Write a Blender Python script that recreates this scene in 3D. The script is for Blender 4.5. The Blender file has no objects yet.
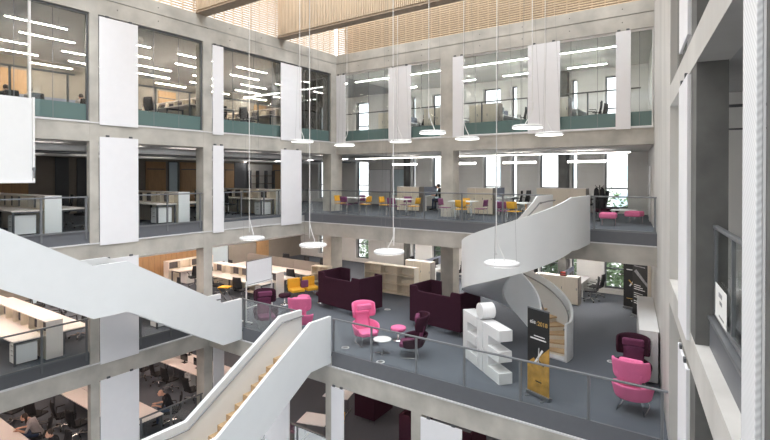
import bpy, math, random
from mathutils import Vector, Matrix
random.seed(7)
PI = math.pi
C = bpy.context.scene.collection
R = math.radians
# ------------------------------------------------------------------ materials
MATS = {}
def srgb(r, g, b):
    f = lambda c: (c/12.92 if c <= .04045 else ((c+.055)/1.055)**2.4)
    return (f(r/255), f(g/255), f(b/255), 1)
def mat(name, col, rough=.6, metal=0, var=0, scale=6, bump=0, bscale=60, emit=0, spec=.5, stretch=None):
    m = bpy.data.materials.new(name); m.use_nodes = True
    nt = m.node_tree; b = nt.nodes['Principled BSDF']
    b.inputs['Roughness'].default_value = rough; b.inputs['Metallic'].default_value = metal
    b.inputs['Specular IOR Level'].default_value = spec
    tc = nt.nodes.new('ShaderNodeTexCoord'); src = tc.outputs['Object']
    if stretch:
        mp = nt.nodes.new('ShaderNodeMapping'); mp.inputs['Scale'].default_value = stretch
        nt.links.new(src, mp.inputs['Vector']); src = mp.outputs['Vector']
    n = nt.nodes.new('ShaderNodeTexNoise'); n.inputs['Scale'].default_value = scale; n.inputs['Detail'].default_value = 5
    nt.links.new(src, n.inputs['Vector'])
    r = nt.nodes.new('ShaderNodeValToRGB'); e = r.color_ramp.elements
    e[0].position = .3; e[1].position = .7
    e[0].color = tuple(c*(1-var) for c in col[:3])+(1,); e[1].color = tuple(min(1, c*(1+var)) for c in col[:3])+(1,)
    nt.links.new(n.outputs['Fac'], r.inputs['Fac']); nt.links.new(r.outputs['Color'], b.inputs['Base Color'])
    if bump:
        n2 = nt.nodes.new('ShaderNodeTexNoise'); n2.inputs['Scale'].default_value = bscale
        nt.links.new(src, n2.inputs['Vector'])
        bp = nt.nodes.new('ShaderNodeBump'); bp.inputs['Strength'].default_value = bump; bp.inputs['Distance'].default_value = .01
        nt.links.new(n2.outputs['Fac'], bp.inputs['Height']); nt.links.new(bp.outputs['Normal'], b.inputs['Normal'])
    if emit:
        b.inputs['Emission Color'].default_value = col; b.inputs['Emission Strength'].default_value = emit
    MATS[name] = m
    return m
def glass(name, tint, refl=1.0):
    m = bpy.data.materials.new(name); m.use_nodes = True; nt = m.node_tree; nt.nodes.clear()
    o = nt.nodes.new('ShaderNodeOutputMaterial'); mx = nt.nodes.new('ShaderNodeMixShader')
    t = nt.nodes.new('ShaderNodeBsdfTransparent'); t.inputs['Color'].default_value = tint
    g = nt.nodes.new('ShaderNodeBsdfGlossy'); g.inputs['Roughness'].default_value = .015
    f = nt.nodes.new('ShaderNodeFresnel'); f.inputs['IOR'].default_value = 1.45
    k = nt.nodes.new('ShaderNodeMath'); k.operation = 'MULTIPLY'; k.inputs[1].default_value = refl; k.use_clamp = True
    nt.links.new(f.outputs[0], k.inputs[0]); nt.links.new(k.outputs[0], mx.inputs[0])
    nt.links.new(t.outputs[0], mx.inputs[1]); nt.links.new(g.outputs[0], mx.inputs[2]); nt.links.new(mx.outputs[0], o.inputs[0])
    MATS[name] = m
    return m
CONC = mat('concrete', (.47, .45, .41, 1), .8, var=.2, scale=1.3, bump=.25, bscale=30, stretch=(1, 1, 1.0))
CONC_P = mat('concrete_pale', (.56, .545, .52, 1), .62, var=.14, scale=.9, bump=.1, bscale=8, stretch=(1, 1, .25))
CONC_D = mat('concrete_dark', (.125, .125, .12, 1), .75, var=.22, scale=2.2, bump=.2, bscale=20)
CEILW = mat('ceiling_white', (.68, .67, .65, 1), .9, var=.03)
CEIL = mat('ceiling_paint', (.42, .42, .42, 1), .9, var=.03)
WALLG = mat('wall_paint_grey', (.68, .675, .66, 1), .9, var=.03, scale=2)
WALLW = mat('wall_paint_white', (.74, .73, .70, 1), .9, var=.02, scale=2)
WALLB = mat('wall_paint_taupe', (.28, .25, .215, 1), .9, var=.05, scale=2)
CARPET = mat('carpet', (.125, .138, .16, 1), 1, var=.16, scale=90, bump=.4, bscale=300, spec=.1)
WHITE = mat('white_lacquer', (.80, .81, .82, 1), .38, var=.01)
STAIRW = mat('stair_white', (.74, .765, .78, 1), .42, var=.012, scale=3)
PANELW = mat('panel_white', (.83, .83, .86, 1), .55, var=.012, scale=4)
DESKW = mat('desk_laminate', (.80, .74, .70, 1), .4, var=.015, scale=3)
CREAM = mat('cream_veneer', (.80, .73, .62, 1), .5, var=.04, scale=5, stretch=(6, 6, .6))
TIMBER = mat('timber_slat', (.66, .52, .37, 1), .6, var=.13, scale=9, stretch=(3, 3, .6))
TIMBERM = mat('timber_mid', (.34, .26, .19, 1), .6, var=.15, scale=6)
TIMBERB = mat('timber_beam', (.72, .59, .44, 1), .6, var=.13, scale=5, stretch=(5, 5, .25))
DARKW = mat('timber_dark', (.16, .10, .065, 1), .6, var=.2, scale=6)
OAK = mat('oak_door', (.42, .255, .125, 1), .45, var=.13, scale=7, stretch=(6, 6, .5))
TREAD = mat('oak_tread', (.54, .38, .22, 1), .5, var=.2, scale=8, stretch=(1, 6, 6))
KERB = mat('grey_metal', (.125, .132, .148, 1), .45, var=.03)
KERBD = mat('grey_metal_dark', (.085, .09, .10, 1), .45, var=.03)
EDGE = mat('pale_edge', (.66, .66, .67, 1), .5, var=.04)
STEEL = mat('steel_rail', (.21, .22, .235, 1), .35, metal=.5, var=.02)
CHROME = mat('chrome', (.75, .76, .78, 1), .18, metal=1, var=.01)
FRAMEG = mat('frame_grey', (.11, .118, .125, 1), .45, var=.02)
FRAMEW = mat('frame_white', (.80, .80, .80, 1), .4, var=.01)
BLACK = mat('black_plastic', (.018, .018, .02, 1), .5, var=.1)
BLACKF = mat('black_mesh_fabric', (.022, .022, .025, 1), .9, var=.2, scale=80)
SCREEN = mat('monitor_screen', (.012, .012, .015, 1), .15, var=.05)
GREYPAD = mat('grey_felt', (.13, .12, .125, 1), .95, var=.08, scale=40)
GREYSC = mat('desk_screen_fabric', (.22, .20, .185, 1), .95, var=.06, scale=40)
BLUESC = mat('blue_grey_felt', (.20, .22, .28, 1), .95, var=.06, scale=40)
PLUM = mat('plum_wool', (.046, .016, .029, 1), .95, var=.14, scale=60, bump=.3, bscale=250, spec=.15)
PLUML = mat('plum_light_wool', (.15, .045, .095, 1), .95, var=.12, scale=60, bump=.3, bscale=250, spec=.15)
PINK = mat('pink_wool', (.80, .19, .38, 1), .9, var=.07, scale=60, bump=.3, bscale=250, spec=.15)
YELLOW = mat('yellow_fabric', (.80, .42, .035, 1), .8, var=.06, scale=40)
PURPLE = mat('purple_fabric', (.20, .055, .14, 1), .8, var=.08, scale=40)
GREENG = glass('green_glass', (.40, .56, .53, 1), 1.0)
_n = GREENG.node_tree; _t = [q for q in _n.nodes if q.type == 'BSDF_TRANSPARENT'][0]; _m = [q for q in _n.nodes if q.type == 'MIX_SHADER'][0]
_d = _n.nodes.new('ShaderNodeBsdfDiffuse'); _d.inputs['Color'].default_value = (.155, .235, .225, 1)
_x = _n.nodes.new('ShaderNodeMixShader'); _x.inputs[0].default_value = .8
_n.links.new(_t.outputs[0], _x.inputs[1]); _n.links.new(_d.outputs[0], _x.inputs[2]); _n.links.new(_x.outputs[0], _m.inputs[1])
GLASS = glass('clear_glass', (.95, .975, .97, 1), .9)
RGLASS = glass('rail_glass', (.975, .99, .985, 1), .3)
WGLASS = glass('window_glass', (.96, .98, .98, 1), 1.0)
LAMPS = [mat('lamp_diffuser_%d' % i, c, .5, emit=e) for i, (c, e) in enumerate((((1, .76, .64, 1), 11), ((1, .82, .71, 1), 23), ((1, .92, .84, 1), .6), ((1, .88, .76, 1), 26)))]
LAMPB = [mat('lamp_back_%d' % i, c, .5, emit=e) for i, (c, e) in enumerate((((1, .80, .70, 1), 8), ((1, .93, .86, 1), 48), ((1, .95, .9, 1), 7), ((1, .95, .88, 1), 60)))]
UPS = [mat('added_uplight_%d' % i, c, .5, emit=e) for i, (c, e) in enumerate((((1, .85, .75, 1), 0), ((1, .85, .75, 1), 0), ((1, .93, .86, 1), 5), ((1, .84, .70, 1), 0)))]  # glow for the added strips on top of the second floor lamps
UPB = [mat('added_uplight_back_%d' % i, c, .5, emit=e) for i, (c, e) in enumerate((((1, .85, .75, 1), 0), ((1, .95, .9, 1), 0), ((1, .96, .92, 1), 8), ((1, .95, .88, 1), 0)))]
LAMPL = [mat('lamp_long_%d' % i, c, .5, emit=e) for i, (c, e) in enumerate((((1, .9, .8, 1), .3), ((1, .93, .86, 1), 8), ((1, .93, .86, 1), 5), ((1, .96, .91, 1), 14)))]
RINGE = mat('ring_diffuser', (1, .98, .96, 1), .5, emit=1.6)
BOARD = mat('whiteboard_enamel', (.84, .85, .88, 1), .2, var=.01)
TGLASS = mat('glass_board', (.55, .66, .72, 1), .08, var=.02)
BNBLK = mat('banner_black', (.012, .012, .013, 1), .5, var=.1)
BNGOLD = mat('banner_gold', (.42, .24, .05, 1), .5, var=.35, scale=5)
GOLDT = mat('print_gold', (.62, .38, .09, 1), .5)
WHITET = mat('print_white', (.82, .82, .82, 1), .5)
GREYT = mat('print_grey', (.30, .30, .31, 1), .5, var=.4, scale=6)
SKIN = mat('skin', (.62, .36, .26, 1), .55, var=.05, scale=20)
HAIRB = mat('hair_dark', (.03, .018, .012, 1), .6, var=.3, scale=50)
CLBLK = mat('cloth_black', (.015, .015, .018, 1), .9, var=.2)
CLGRY = mat('cloth_grey', (.34, .31, .31, 1), .9, var=.1)
CLPNK = mat('cloth_rose', (.45, .10, .20, 1), .9, var=.1)
CLJEAN = mat('cloth_denim', (.04, .06, .11, 1), .9, var=.15)
LEAF = mat('leaf_green', (.13, .19, .09, 1), .6, var=.4, scale=3)
LEAFD = mat('leaf_deep', (.07, .105, .055, 1), .6, var=.4, scale=3)
BARK = mat('bark', (.13, .10, .07, 1), .9, var=.3)
FACADE = mat('far_render', (.75, .74, .72, 1), .9, var=.05)
PAVE = mat('paving', (.40, .39, .37, 1), .9, var=.1)
RED = mat('red_plastic', (.42, .05, .035, 1), .5, var=.1)
PAPER = mat('paper', (.82, .82, .80, 1), .8, var=.03)
BOTTLE = mat('bottle_green', (.25, .5, .42, 1), .2)
# perforated white metal with a fine diagonal hatch
PERF = mat('perforated_white', (.82, .83, .85, 1), .5)
_nt = PERF.node_tree; _b = _nt.nodes['Principled BSDF']
_tc = _nt.nodes.new('ShaderNodeTexCoord'); _mp = _nt.nodes.new('ShaderNodeMapping'); _mp.inputs['Rotation'].default_value = (R(38), R(38), 0)
_w = _nt.nodes.new('ShaderNodeTexWave'); _w.bands_direction = 'Z'; _w.inputs['Scale'].default_value = 9
_rr = _nt.nodes.new('ShaderNodeValToRGB'); _rr.color_ramp.elements[0].color = (.68, .69, .71, 1); _rr.color_ramp.elements[1].color = (.86, .87, .89, 1)
_nt.links.new(_tc.outputs['Object'], _mp.inputs['Vector']); _nt.links.new(_mp.outputs['Vector'], _w.inputs['Vector'])
_nt.links.new(_w.outputs['Fac'], _rr.inputs['Fac']); _nt.links.new(_rr.outputs['Color'], _b.inputs['Base Color'])

# ------------------------------------------------------------------ mesh builder
class MB:
    def __init__(s): s.v = []; s.f = []; s.m = []; s.sm = []
    def add(s, vs, fs, mi=0, smooth=False):
        b = len(s.v); s.v += [tuple(p) for p in vs]
        for f in fs: s.f.append([b+i for i in f]); s.m.append(mi); s.sm.append(smooth)
        return s
    def box(s, x0, x1, y0, y1, z0, z1, mi=0):
        x0, x1 = min(x0, x1), max(x0, x1); y0, y1 = min(y0, y1), max(y0, y1); z0, z1 = min(z0, z1), max(z0, z1)
        return s.add([(x0,y0,z0),(x1,y0,z0),(x1,y1,z0),(x0,y1,z0),(x0,y0,z1),(x1,y0,z1),(x1,y1,z1),(x0,y1,z1)],
                     [(0,3,2,1),(4,5,6,7),(0,1,5,4),(1,2,6,5),(2,3,7,6),(3,0,4,7)], mi)
    def prism(s, pts, axis, a0, a1, mi=0):
        # pts: 2-D outline; axis 'x' -> (a, p0, p1), 'y' -> (p0, a, p1), 'z' -> (p0, p1, a)
        n = len(pts)
        def P(p, a): return (a, p[0], p[1]) if axis == 'x' else ((p[0], a, p[1]) if axis == 'y' else (p[0], p[1], a))
        vs = [P(p, a0) for p in pts]+[P(p, a1) for p in pts]
        ar = sum(pts[i][0]*pts[(i+1) % n][1]-pts[(i+1) % n][0]*pts[i][1] for i in range(n))
        if axis == 'y': ar = -ar
        if (a1 < a0): ar = -ar
        fl = [list(range(n))[::-1], list(range(n, 2*n))]+[(i, (i+1) % n, n+(i+1) % n, n+i) for i in range(n)]
        if ar < 0: fl = [list(f)[::-1] for f in fl]
        return s.add(vs, fl, mi)
    def bar(s, p, q, w, h=None, mi=0, up=(0,0,1)):
        h = h or w; p = Vector(p); q = Vector(q); d = (q-p).normalized(); u = Vector(up)
        if abs(d.dot(u)) > .98: u = Vector((0, 1, 0))
        a = d.cross(u).normalized()*w/2; b = a.cross(d).normalized()*h/2
        vs = [p-a-b, p+a-b, p+a+b, p-a+b, q-a-b, q+a-b, q+a+b, q-a+b]
        return s.add(vs, [(0,1,2,3),(7,6,5,4),(4,5,1,0),(5,6,2,1),(6,7,3,2),(7,4,0,3)], mi)
    def tube(s, pts, r, n=8, mi=0, cap=True):
        pts = [Vector(p) for p in pts]; N = len(pts); rs = r if isinstance(r, (list, tuple)) else [r]*N
        vs = []; ref = None
        for i, p in enumerate(pts):
            d = (pts[min(i+1, N-1)]-pts[max(i-1, 0)]).normalized()
            if ref is None:
                ref = Vector((0,0,1)) if abs(d.z) < .9 else Vector((1,0,0))
            a = (ref-d*ref.dot(d)).normalized(); ref = a; b = d.cross(a)
            for k in range(n):
                t = 2*PI*k/n; vs.append(p+(a*math.cos(t)+b*math.sin(t))*rs[i])
        fs = [(i*n+k, i*n+(k+1) % n, (i+1)*n+(k+1) % n, (i+1)*n+k) for i in range(N-1) for k in range(n)]
        s.add(vs, fs, mi, True)
        if cap:
            s.add(vs[:n], [list(range(n))[::-1]], mi); s.add(vs[-n:], [list(range(n))], mi)
        return s
    def lathe(s, prof, c=(0,0,0), n=24, mi=0, close=False):
        N = len(prof); vs = [(c[0]+r*math.cos(2*PI*k/n), c[1]+r*math.sin(2*PI*k/n), c[2]+z) for r, z in prof for k in range(n)]
        rng = N if close else N-1
        fs = [(i*n+k, i*n+(k+1) % n, ((i+1) % N)*n+(k+1) % n, ((i+1) % N)*n+k) for i in range(rng) for k in range(n)]
        s.add(vs, fs, mi, True)
        if not close:
            if prof[0][0] > 0: s.add(vs[:n], [list(range(n))[::-1]], mi)
            if prof[-1][0] > 0: s.add(vs[-n:], [list(range(n))], mi)
        return s
    def ell(s, c, r, mi=0, nu=14, nv=9):
        vs = []
        for j in range(nv+1):
            ph = -PI/2+PI*j/nv
            for k in range(nu):
                t = 2*PI*k/nu; vs.append((c[0]+r[0]*math.cos(ph)*math.cos(t), c[1]+r[1]*math.cos(ph)*math.sin(t), c[2]+r[2]*math.sin(ph)))
        fs = [(j*nu+k, j*nu+(k+1) % nu, (j+1)*nu+(k+1) % nu, (j+1)*nu+k) for j in range(nv) for k in range(nu)]
        return s.add(vs, fs, mi, True)
    def shell(s, grid, t, mi=0, closed=False):
        # grid: rows of (inner point, outer point) -> thick skin
        nr, nc = len(grid), len(grid[0])
        vs = [p[0] for row in grid for p in row]+[p[1] for row in grid for p in row]; o = nr*nc; fs = []
        for i in range(nr-1):
            for j in range(nc-1):
                a, b, c, d = i*nc+j, i*nc+j+1, (i+1)*nc+j+1, (i+1)*nc+j
                fs.append((a, b, c, d)); fs.append((o+d, o+c, o+b, o+a))
        for j in range(nc-1):
            fs.append((o+j, o+j+1, j+1, j)); i = (nr-1)*nc; fs.append((i+j, i+j+1, o+i+j+1, o+i+j))
        for i in range(nr-1):
            a, b = i*nc, (i+1)*nc; fs.append((a, b, o+b, o+a)); a += nc-1; b += nc-1; fs.append((o+a, o+b, b, a))
        return s.add(vs, fs, mi, True)
    def build(s, name, mats, parent=None, bevel=0, seg=2, at=None, smooth_angle=None):
        if not isinstance(mats, (list, tuple)): mats = [mats]
        me = bpy.data.meshes.new(name); me.from_pydata(s.v, [], s.f)
        for m in mats: me.materials.append(m)
        me.polygons.foreach_set('material_index', s.m); me.polygons.foreach_set('use_smooth', s.sm); me.update()
        o = bpy.data.objects.new(name, me); C.objects.link(o)
        if bevel:
            b = o.modifiers.new('bevel', 'BEVEL'); b.width = bevel; b.segments = seg; b.limit_method = 'ANGLE'
            for p in me.polygons: p.use_smooth = True
            b.harden_normals = True
        if parent is not None:
            adopt(o, parent)
            if at == 'world':   # the shapes are in world coordinates; the parent is an unrotated Empty
                o.location = -Vector(parent.location)
        elif at is not None: o.location = at
        return o
def tag(o, label=None, cat=None, group=None, kind=None):
    if label: o['label'] = label
    if cat: o['category'] = cat
    if group: o['group'] = group
    if kind: o['kind'] = kind
    return o
def thing(name, label, cat, loc=(0,0,0), rz=0, group=None):
    o = bpy.data.objects.new(name, None); C.objects.link(o); o.location = loc; o.rotation_euler = (0,0,rz)
    return tag(o, label, cat, group)
def struct(name, mb, m, label, cat, parent=None, **k):
    o = mb.build(name, m, parent, **k)
    if parent is None: tag(o, label, cat, kind='structure')
    return o
KIDS = {}
def adopt(o, parent): o.parent = parent; KIDS.setdefault(parent.name, []).append(o)
def copy_tree(o, parent=None):
    c = o.copy(); C.objects.link(c)
    if parent is not None: adopt(c, parent)
    for ch in KIDS.get(o.name, []): copy_tree(ch, c)
    return c
FIRST = {}
def put(key, maker, loc, rz, label, group=None, **kw):
    """first call moves the prototype itself, later calls copy it with its parts"""
    if key not in FIRST: FIRST[key] = maker(**kw); o = FIRST[key]
    else: o = copy_tree(FIRST[key])
    o.location = loc; o.rotation_euler = (0,0,rz); o['label'] = label
    if group: o['group'] = group
    return o
def text_part(s, size, m, parent, M, name='lettering', align='CENTER', ext=.002):
    cu = bpy.data.curves.new(name, 'FONT'); cu.body = s; cu.size = size; cu.align_x = align; cu.extrude = ext; cu.resolution_u = 3
    t = bpy.data.objects.new(name, cu); C.objects.link(t)
    bpy.context.view_layer.update()
    me = bpy.data.meshes.new_from_object(t.evaluated_get(bpy.context.evaluated_depsgraph_get()))
    bpy.data.objects.remove(t); me.materials.clear(); me.materials.append(m); me.transform(M)
    o = bpy.data.objects.new(name, me); C.objects.link(o); adopt(o, parent)
    return o

# ------------------------------------------------------------------ the plan (metres; the eye is at 0, 0, 5.56)
XL = -16.4                    # atrium face of the wing on the left
YB = 19.06                    # glazed face of the top floor at the back
Y2 = 16.75                    # edge of the second-floor balcony at the back
Y1 = 11.6                     # edge of the first floor
F0, F1, F2, F3 = -3.8, 0.0, 3.8, 7.6
YX = 25.2                     # outer wall at the back
XW = -25.0                    # inner wall of the left wing
def xr(y): return -.156*(y-4.94)             # face of the slanted right wall
e_ = Vector((-.1542, .988, 0)); n_ = Vector((.988, .1542, 0)); W0 = Vector((0, 4.94, 0))
def W(s, v, z): p = W0+e_*s+n_*v; return (p.x, p.y, z)
def wbox(mb, s0, s1, v0, v1, z0, z1, mi=0):
    return mb.add([W(s0,v0,z0),W(s1,v0,z0),W(s1,v1,z0),W(s0,v1,z0),W(s0,v0,z1),W(s1,v0,z1),W(s1,v1,z1),W(s0,v1,z1)],
                  [(0,1,2,3),(7,6,5,4),(4,5,1,0),(5,6,2,1),(6,7,3,2),(7,4,0,3)], mi)
def sy(y): return (y-4.94)/.988               # distance along the right wall of a point on its face

# ---- floors and ceilings
def slab(poly, z, fname, flabel, cname, clabel, cm=CEIL):
    mb = MB(); mb.prism(poly, 'z', z-.06, z); struct(fname, mb, CARPET, flabel, 'floor')
    mb = MB(); mb.prism(poly, 'z', z-.93, z-.07); struct(cname, mb, cm, clabel, 'ceiling')
def left_poly(d=.1): return [(XW, -6), (XL-d, -6), (XL-d, Y1), (XL-.02, Y1), (XL-.02, YX), (XW, YX)] if d < .2 else [(XW, -6), (XL-d, -6), (XL-d, YX), (XW, YX)]
def back_poly(y0): return [(XL-.02, y0), (xr(y0)+.02, y0), (xr(YX)+.02, YX), (XL-.02, YX)]
FN = {0: 'ground', 1: 'first', 2: 'second', 3: 'top'}
for k, z in enumerate((F0, F1, F2, F3)):
    slab(left_poly(.3 if k == 3 else .1), z, 'floor_left_%s' % FN[k], 'dark carpet floor of the left wing, %s storey' % FN[k],
         'ceiling_left_under_%s' % FN[k], 'grey ceiling under the %s storey of the left wing' % FN[k])
    yb = {0: Y1+.05, 1: Y1+.05, 2: Y2+.05, 3: YB+.3}[k]
    slab(back_poly(yb), z, 'floor_back_%s' % FN[k], 'blue grey carpet floor of the back wing, %s storey' % FN[k],
         'ceiling_back_under_%s' % FN[k], 'grey ceiling under the %s storey of the back wing' % FN[k], CEILW)
mb = MB(); mb.prism(left_poly(), 'z', 10.66, 11.6); struct('roof_left', mb, CEIL, 'roof slab over the left wing', 'roof')
mb = MB(); mb.prism(back_poly(YB+.05), 'z', 10.66, 11.6); struct('roof_back', mb, CEILW, 'roof slab over the back wing', 'roof')
for nm, z0, z1, lab in (('floor_right_second', F2-.93, F2, 'floor of the right wing beside the eye'), ('floor_right_top', F3-.60, F3, 'grey soffit slab over the right wing'),
                        ('floor_right_first', F1-.93, F1, 'first floor of the right wing'), ('roof_right', 10.7, 11.6, 'roof slab over the right wing')):
    mb = MB(); wbox(mb, -9, 6.9, .36, 7, z0, z1); struct(nm, mb, CEIL, lab, 'floor')
mb = MB(); mb.box(XL, 3, -6, 26, -7.7, -7.6); struct('floor_atrium', mb, CARPET, 'lowest floor of the atrium', 'floor')
mb = MB(); mb.box(-60, 40, YX+.35, 90, -4.3, -4.2); struct('ground_outside', mb, PAVE, 'pale paving outside the back windows', 'ground')

# ---- concrete columns
def column(x0, x1, y0, y1, z0, z1, label, m=CONC):
    mb = MB(); mb.box(x0, x1, y0, y1, z0, z1); struct('column', mb, m, label, 'column')
for k, (y0, y1, dd) in enumerate(((3.0, 3.45, .3), (7.33, 7.60, .2), (11.38, 11.76, .46))):
    column(XL-dd, XL+.004, y0, y1, -4.7, 10.66, 'concrete column %s of the left front' % ('nearest the eye', 'next to the wide white panels', 'beside the narrow white panels')[k])
column(XL-.55, XL+.004, 18.66, 19.5, -4.7, 10.66, 'concrete column in the far left corner')
column(-10.42, -9.83, YB-.004, YB+.58, -4.7, 10.66, 'square concrete column in the middle of the back front')
column(-10.45, -10.17, Y1+.02, Y1+.5, -7.6, -.93, 'concrete column under the stair foot', CONC)
column(-7.28, -6.95, Y1+.02, Y1+.5, -7.6, -.93, 'concrete column under the balcony centre', CONC)
column(-3.9, -3.55, Y1+.02, Y1+.5, -7.6, -.93, 'concrete column under the balcony right', CONC)
for z0, z1 in ((F0, F1-.93), (F1, F2-.93), (F2, F3-.93), (F3, 10.66)):
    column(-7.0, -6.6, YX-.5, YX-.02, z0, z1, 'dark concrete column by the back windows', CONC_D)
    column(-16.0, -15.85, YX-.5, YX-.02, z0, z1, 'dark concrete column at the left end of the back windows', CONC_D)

# ---- edge beams, metal upstands and pale edge strips
def edge_x(z, y0, y1, nm):
    mb = MB(); mb.box(XL-.35, XL, y0, y1, z-.95, z-.38); struct('beam_left_'+nm, mb, CONC, 'concrete edge beam of the left wing, '+nm, 'beam')
    mb = MB(); mb.box(XL-.3, XL+.025, y0, y1, z-.38, z-.345); struct('trim_left_'+nm, mb, EDGE, 'pale strip along the left beam, '+nm, 'trim')
def edge_y(z, x0, x1, y, nm, m=CONC):
    mb = MB(); mb.box(x0, x1, y, y+.35, z-.95, z-.38); struct('beam_back_'+nm, mb, m, 'concrete edge beam of the back wing, '+nm, 'beam')
    mb = MB(); mb.box(x0, x1, y-.025, y+.3, z-.38, z-.345); struct('trim_back_'+nm, mb, EDGE, 'pale strip along the back beam, '+nm, 'trim')
edge_x(F3, -6, YB, 'top storey'); edge_x(F2, -6, Y2, 'second storey'); edge_x(F1, -6, Y1, 'first storey'); edge_x(F0, -6, Y1, 'ground storey')
edge_y(F3, XL, xr(YB), YB, 'top storey'); edge_y(F2, XL, xr(Y2), Y2, 'second storey'); edge_y(F1, XL, xr(Y1), Y1, 'first storey'); edge_y(F0, XL, xr(Y1), Y1, 'ground storey')
def upstand_x(z, y0, y1, m, nm):
    mb = MB(); mb.box(XL-.12, XL-.06, y0, y1, z-.345, z+.02); struct('trim_upstand_'+nm, mb, m, 'grey metal upstand under the left railing, '+nm, 'upstand')
def upstand_y(z, x0, x1, y, m, nm, h=.02):
    mb = MB(); mb.box(x0, x1, y+.03, y+.09, z-.345, z+h); struct('trim_upstand_'+nm, mb, m, 'grey metal upstand under the railing, '+nm, 'upstand')
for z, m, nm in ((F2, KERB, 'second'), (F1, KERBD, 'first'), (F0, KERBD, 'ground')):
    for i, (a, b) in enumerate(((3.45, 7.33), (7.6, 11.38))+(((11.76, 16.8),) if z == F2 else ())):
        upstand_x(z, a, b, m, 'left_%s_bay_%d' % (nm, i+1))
upstand_y(F2, XL, -5.0, Y2, KERB, 'back_second'); upstand_y(F2, -3.74, xr(Y2), Y2, KERB, 'back_second_right')
upstand_y(F1, -10.2, xr(Y1), Y1, KERB, 'front_first', .10); upstand_y(F1, -14.45, -11.55, Y1, KERB, 'front_first_left', .10)
# the two-step concrete band over the top windows
mb = MB(); mb.box(XL-.5, XL, -6, YB, 10.66, 11.17); mb.box(XL-.5, XL-.05, -6, YB, 11.17, 11.20); mb.box(XL-.5, XL, -6, YB, 11.20, 11.62)
struct('wall_left_band', mb, CONC, 'pale concrete band above the left windows', 'wall')
mb = MB(); mb.box(XL, xr(YB), YB, YB+.5, 10.66, 11.17); mb.box(XL, xr(YB), YB+.05, YB+.5, 11.17, 11.20); mb.box(XL, xr(YB), YB, YB+.5, 11.20, 11.62)
struct('wall_back_band', mb, CONC, 'pale concrete band above the back windows', 'wall')
mb = MB()
for y in (4, 5.6, 8.2, 9.6, 12.6, 14.2, 17.2):
    for z in (10.95, 11.42): mb.tube([(XL-.01, y, z), (XL+.004, y, z)], .022, 8)
for x in (-15, -13.2, -11.4, -8.6, -6.8, -5, -3.2):
    for z in (10.95, 11.42): mb.tube([(x, YB+.01, z), (x, YB-.004, z)], .022, 8)
struct('trim_tie_holes', mb, CONC_D, 'small dark tie holes in the concrete bands', 'trim')

# ---- the slanted wall and front on the right
mb = MB(); wbox(mb, sy(11.8), sy(25.7), 0, .62, -7.6, 12.4); struct('wall_right', mb, [CONC_P], 'pale smooth concrete wall on the right', 'wall')
mb = MB()
rnd = random.Random(3); zz = -4.
while zz < 11.5:     # rough broken arris on the end of the wall
    h = rnd.uniform(.25, .6); wbox(mb, sy(11.8)-.02, sy(11.8)+.0, .155+rnd.uniform(0, .05), .5, zz, zz+h); zz += h
struct('trim_wall_end', mb, CONC, 'rough brown concrete end of the right wall', 'trim')
for z, a, b, nm in ((F2, 2.95, 3.42, 'second'), (F3, 7.0, 7.42, 'top'), (F1, -.9, -.38, 'first')):
    mb = MB(); wbox(mb, -9, sy(11.8), -.004, .36, a, b); struct('beam_right_'+nm, mb, CONC_P, 'pale concrete edge beam on the right, %s storey' % nm, 'beam')
mb = MB(); wbox(mb, -9, sy(11.8), 0, .5, 10.7, 11.6); struct('wall_right_band', mb, CONC_P, 'pale concrete band at the top right', 'wall')
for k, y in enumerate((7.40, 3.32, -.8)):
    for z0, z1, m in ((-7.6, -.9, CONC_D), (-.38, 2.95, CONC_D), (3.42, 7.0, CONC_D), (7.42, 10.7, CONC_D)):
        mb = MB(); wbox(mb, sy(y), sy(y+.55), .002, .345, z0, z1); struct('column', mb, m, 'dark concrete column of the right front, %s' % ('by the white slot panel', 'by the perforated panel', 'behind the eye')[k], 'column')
mb = MB(); wbox(mb, -9, 6.85, 2.6, 2.7, F3+.0, 10.7); struct('wall_right_inner_top', mb, WALLG, 'grey wall inside the right top storey', 'wall')
p = [W(5.4, .40, 0), W(5.4, 7, 0)]
mb = MB(); wbox(mb, 5.4, 5.55, .3, 7, F2, 7.0); wbox(mb, 5.385, 5.4, .3, 7, 6.35, 6.38, 1); wbox(mb, 5.385, 5.4, .3, 7, 6.74, 6.79, 1)
struct('wall_right_inner', mb, [WALLG, KERBD], 'pale grey wall inside the right wing', 'wall')
mb = MB(); wbox(mb, -9, 6.9, 6.9, 7, -4, 11.6); struct('wall_right_outer', mb, WALLG, 'outer wall of the right wing', 'wall')
mb = MB(); mb.box(XL-9, 8, -6.3, -6, -7.6, 11.6); struct('wall_near_bounce', mb, WALLW, 'unseen white wall added behind the eye to bounce light', 'wall')  # unseen wall, added in white to bounce light into the atrium

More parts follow.
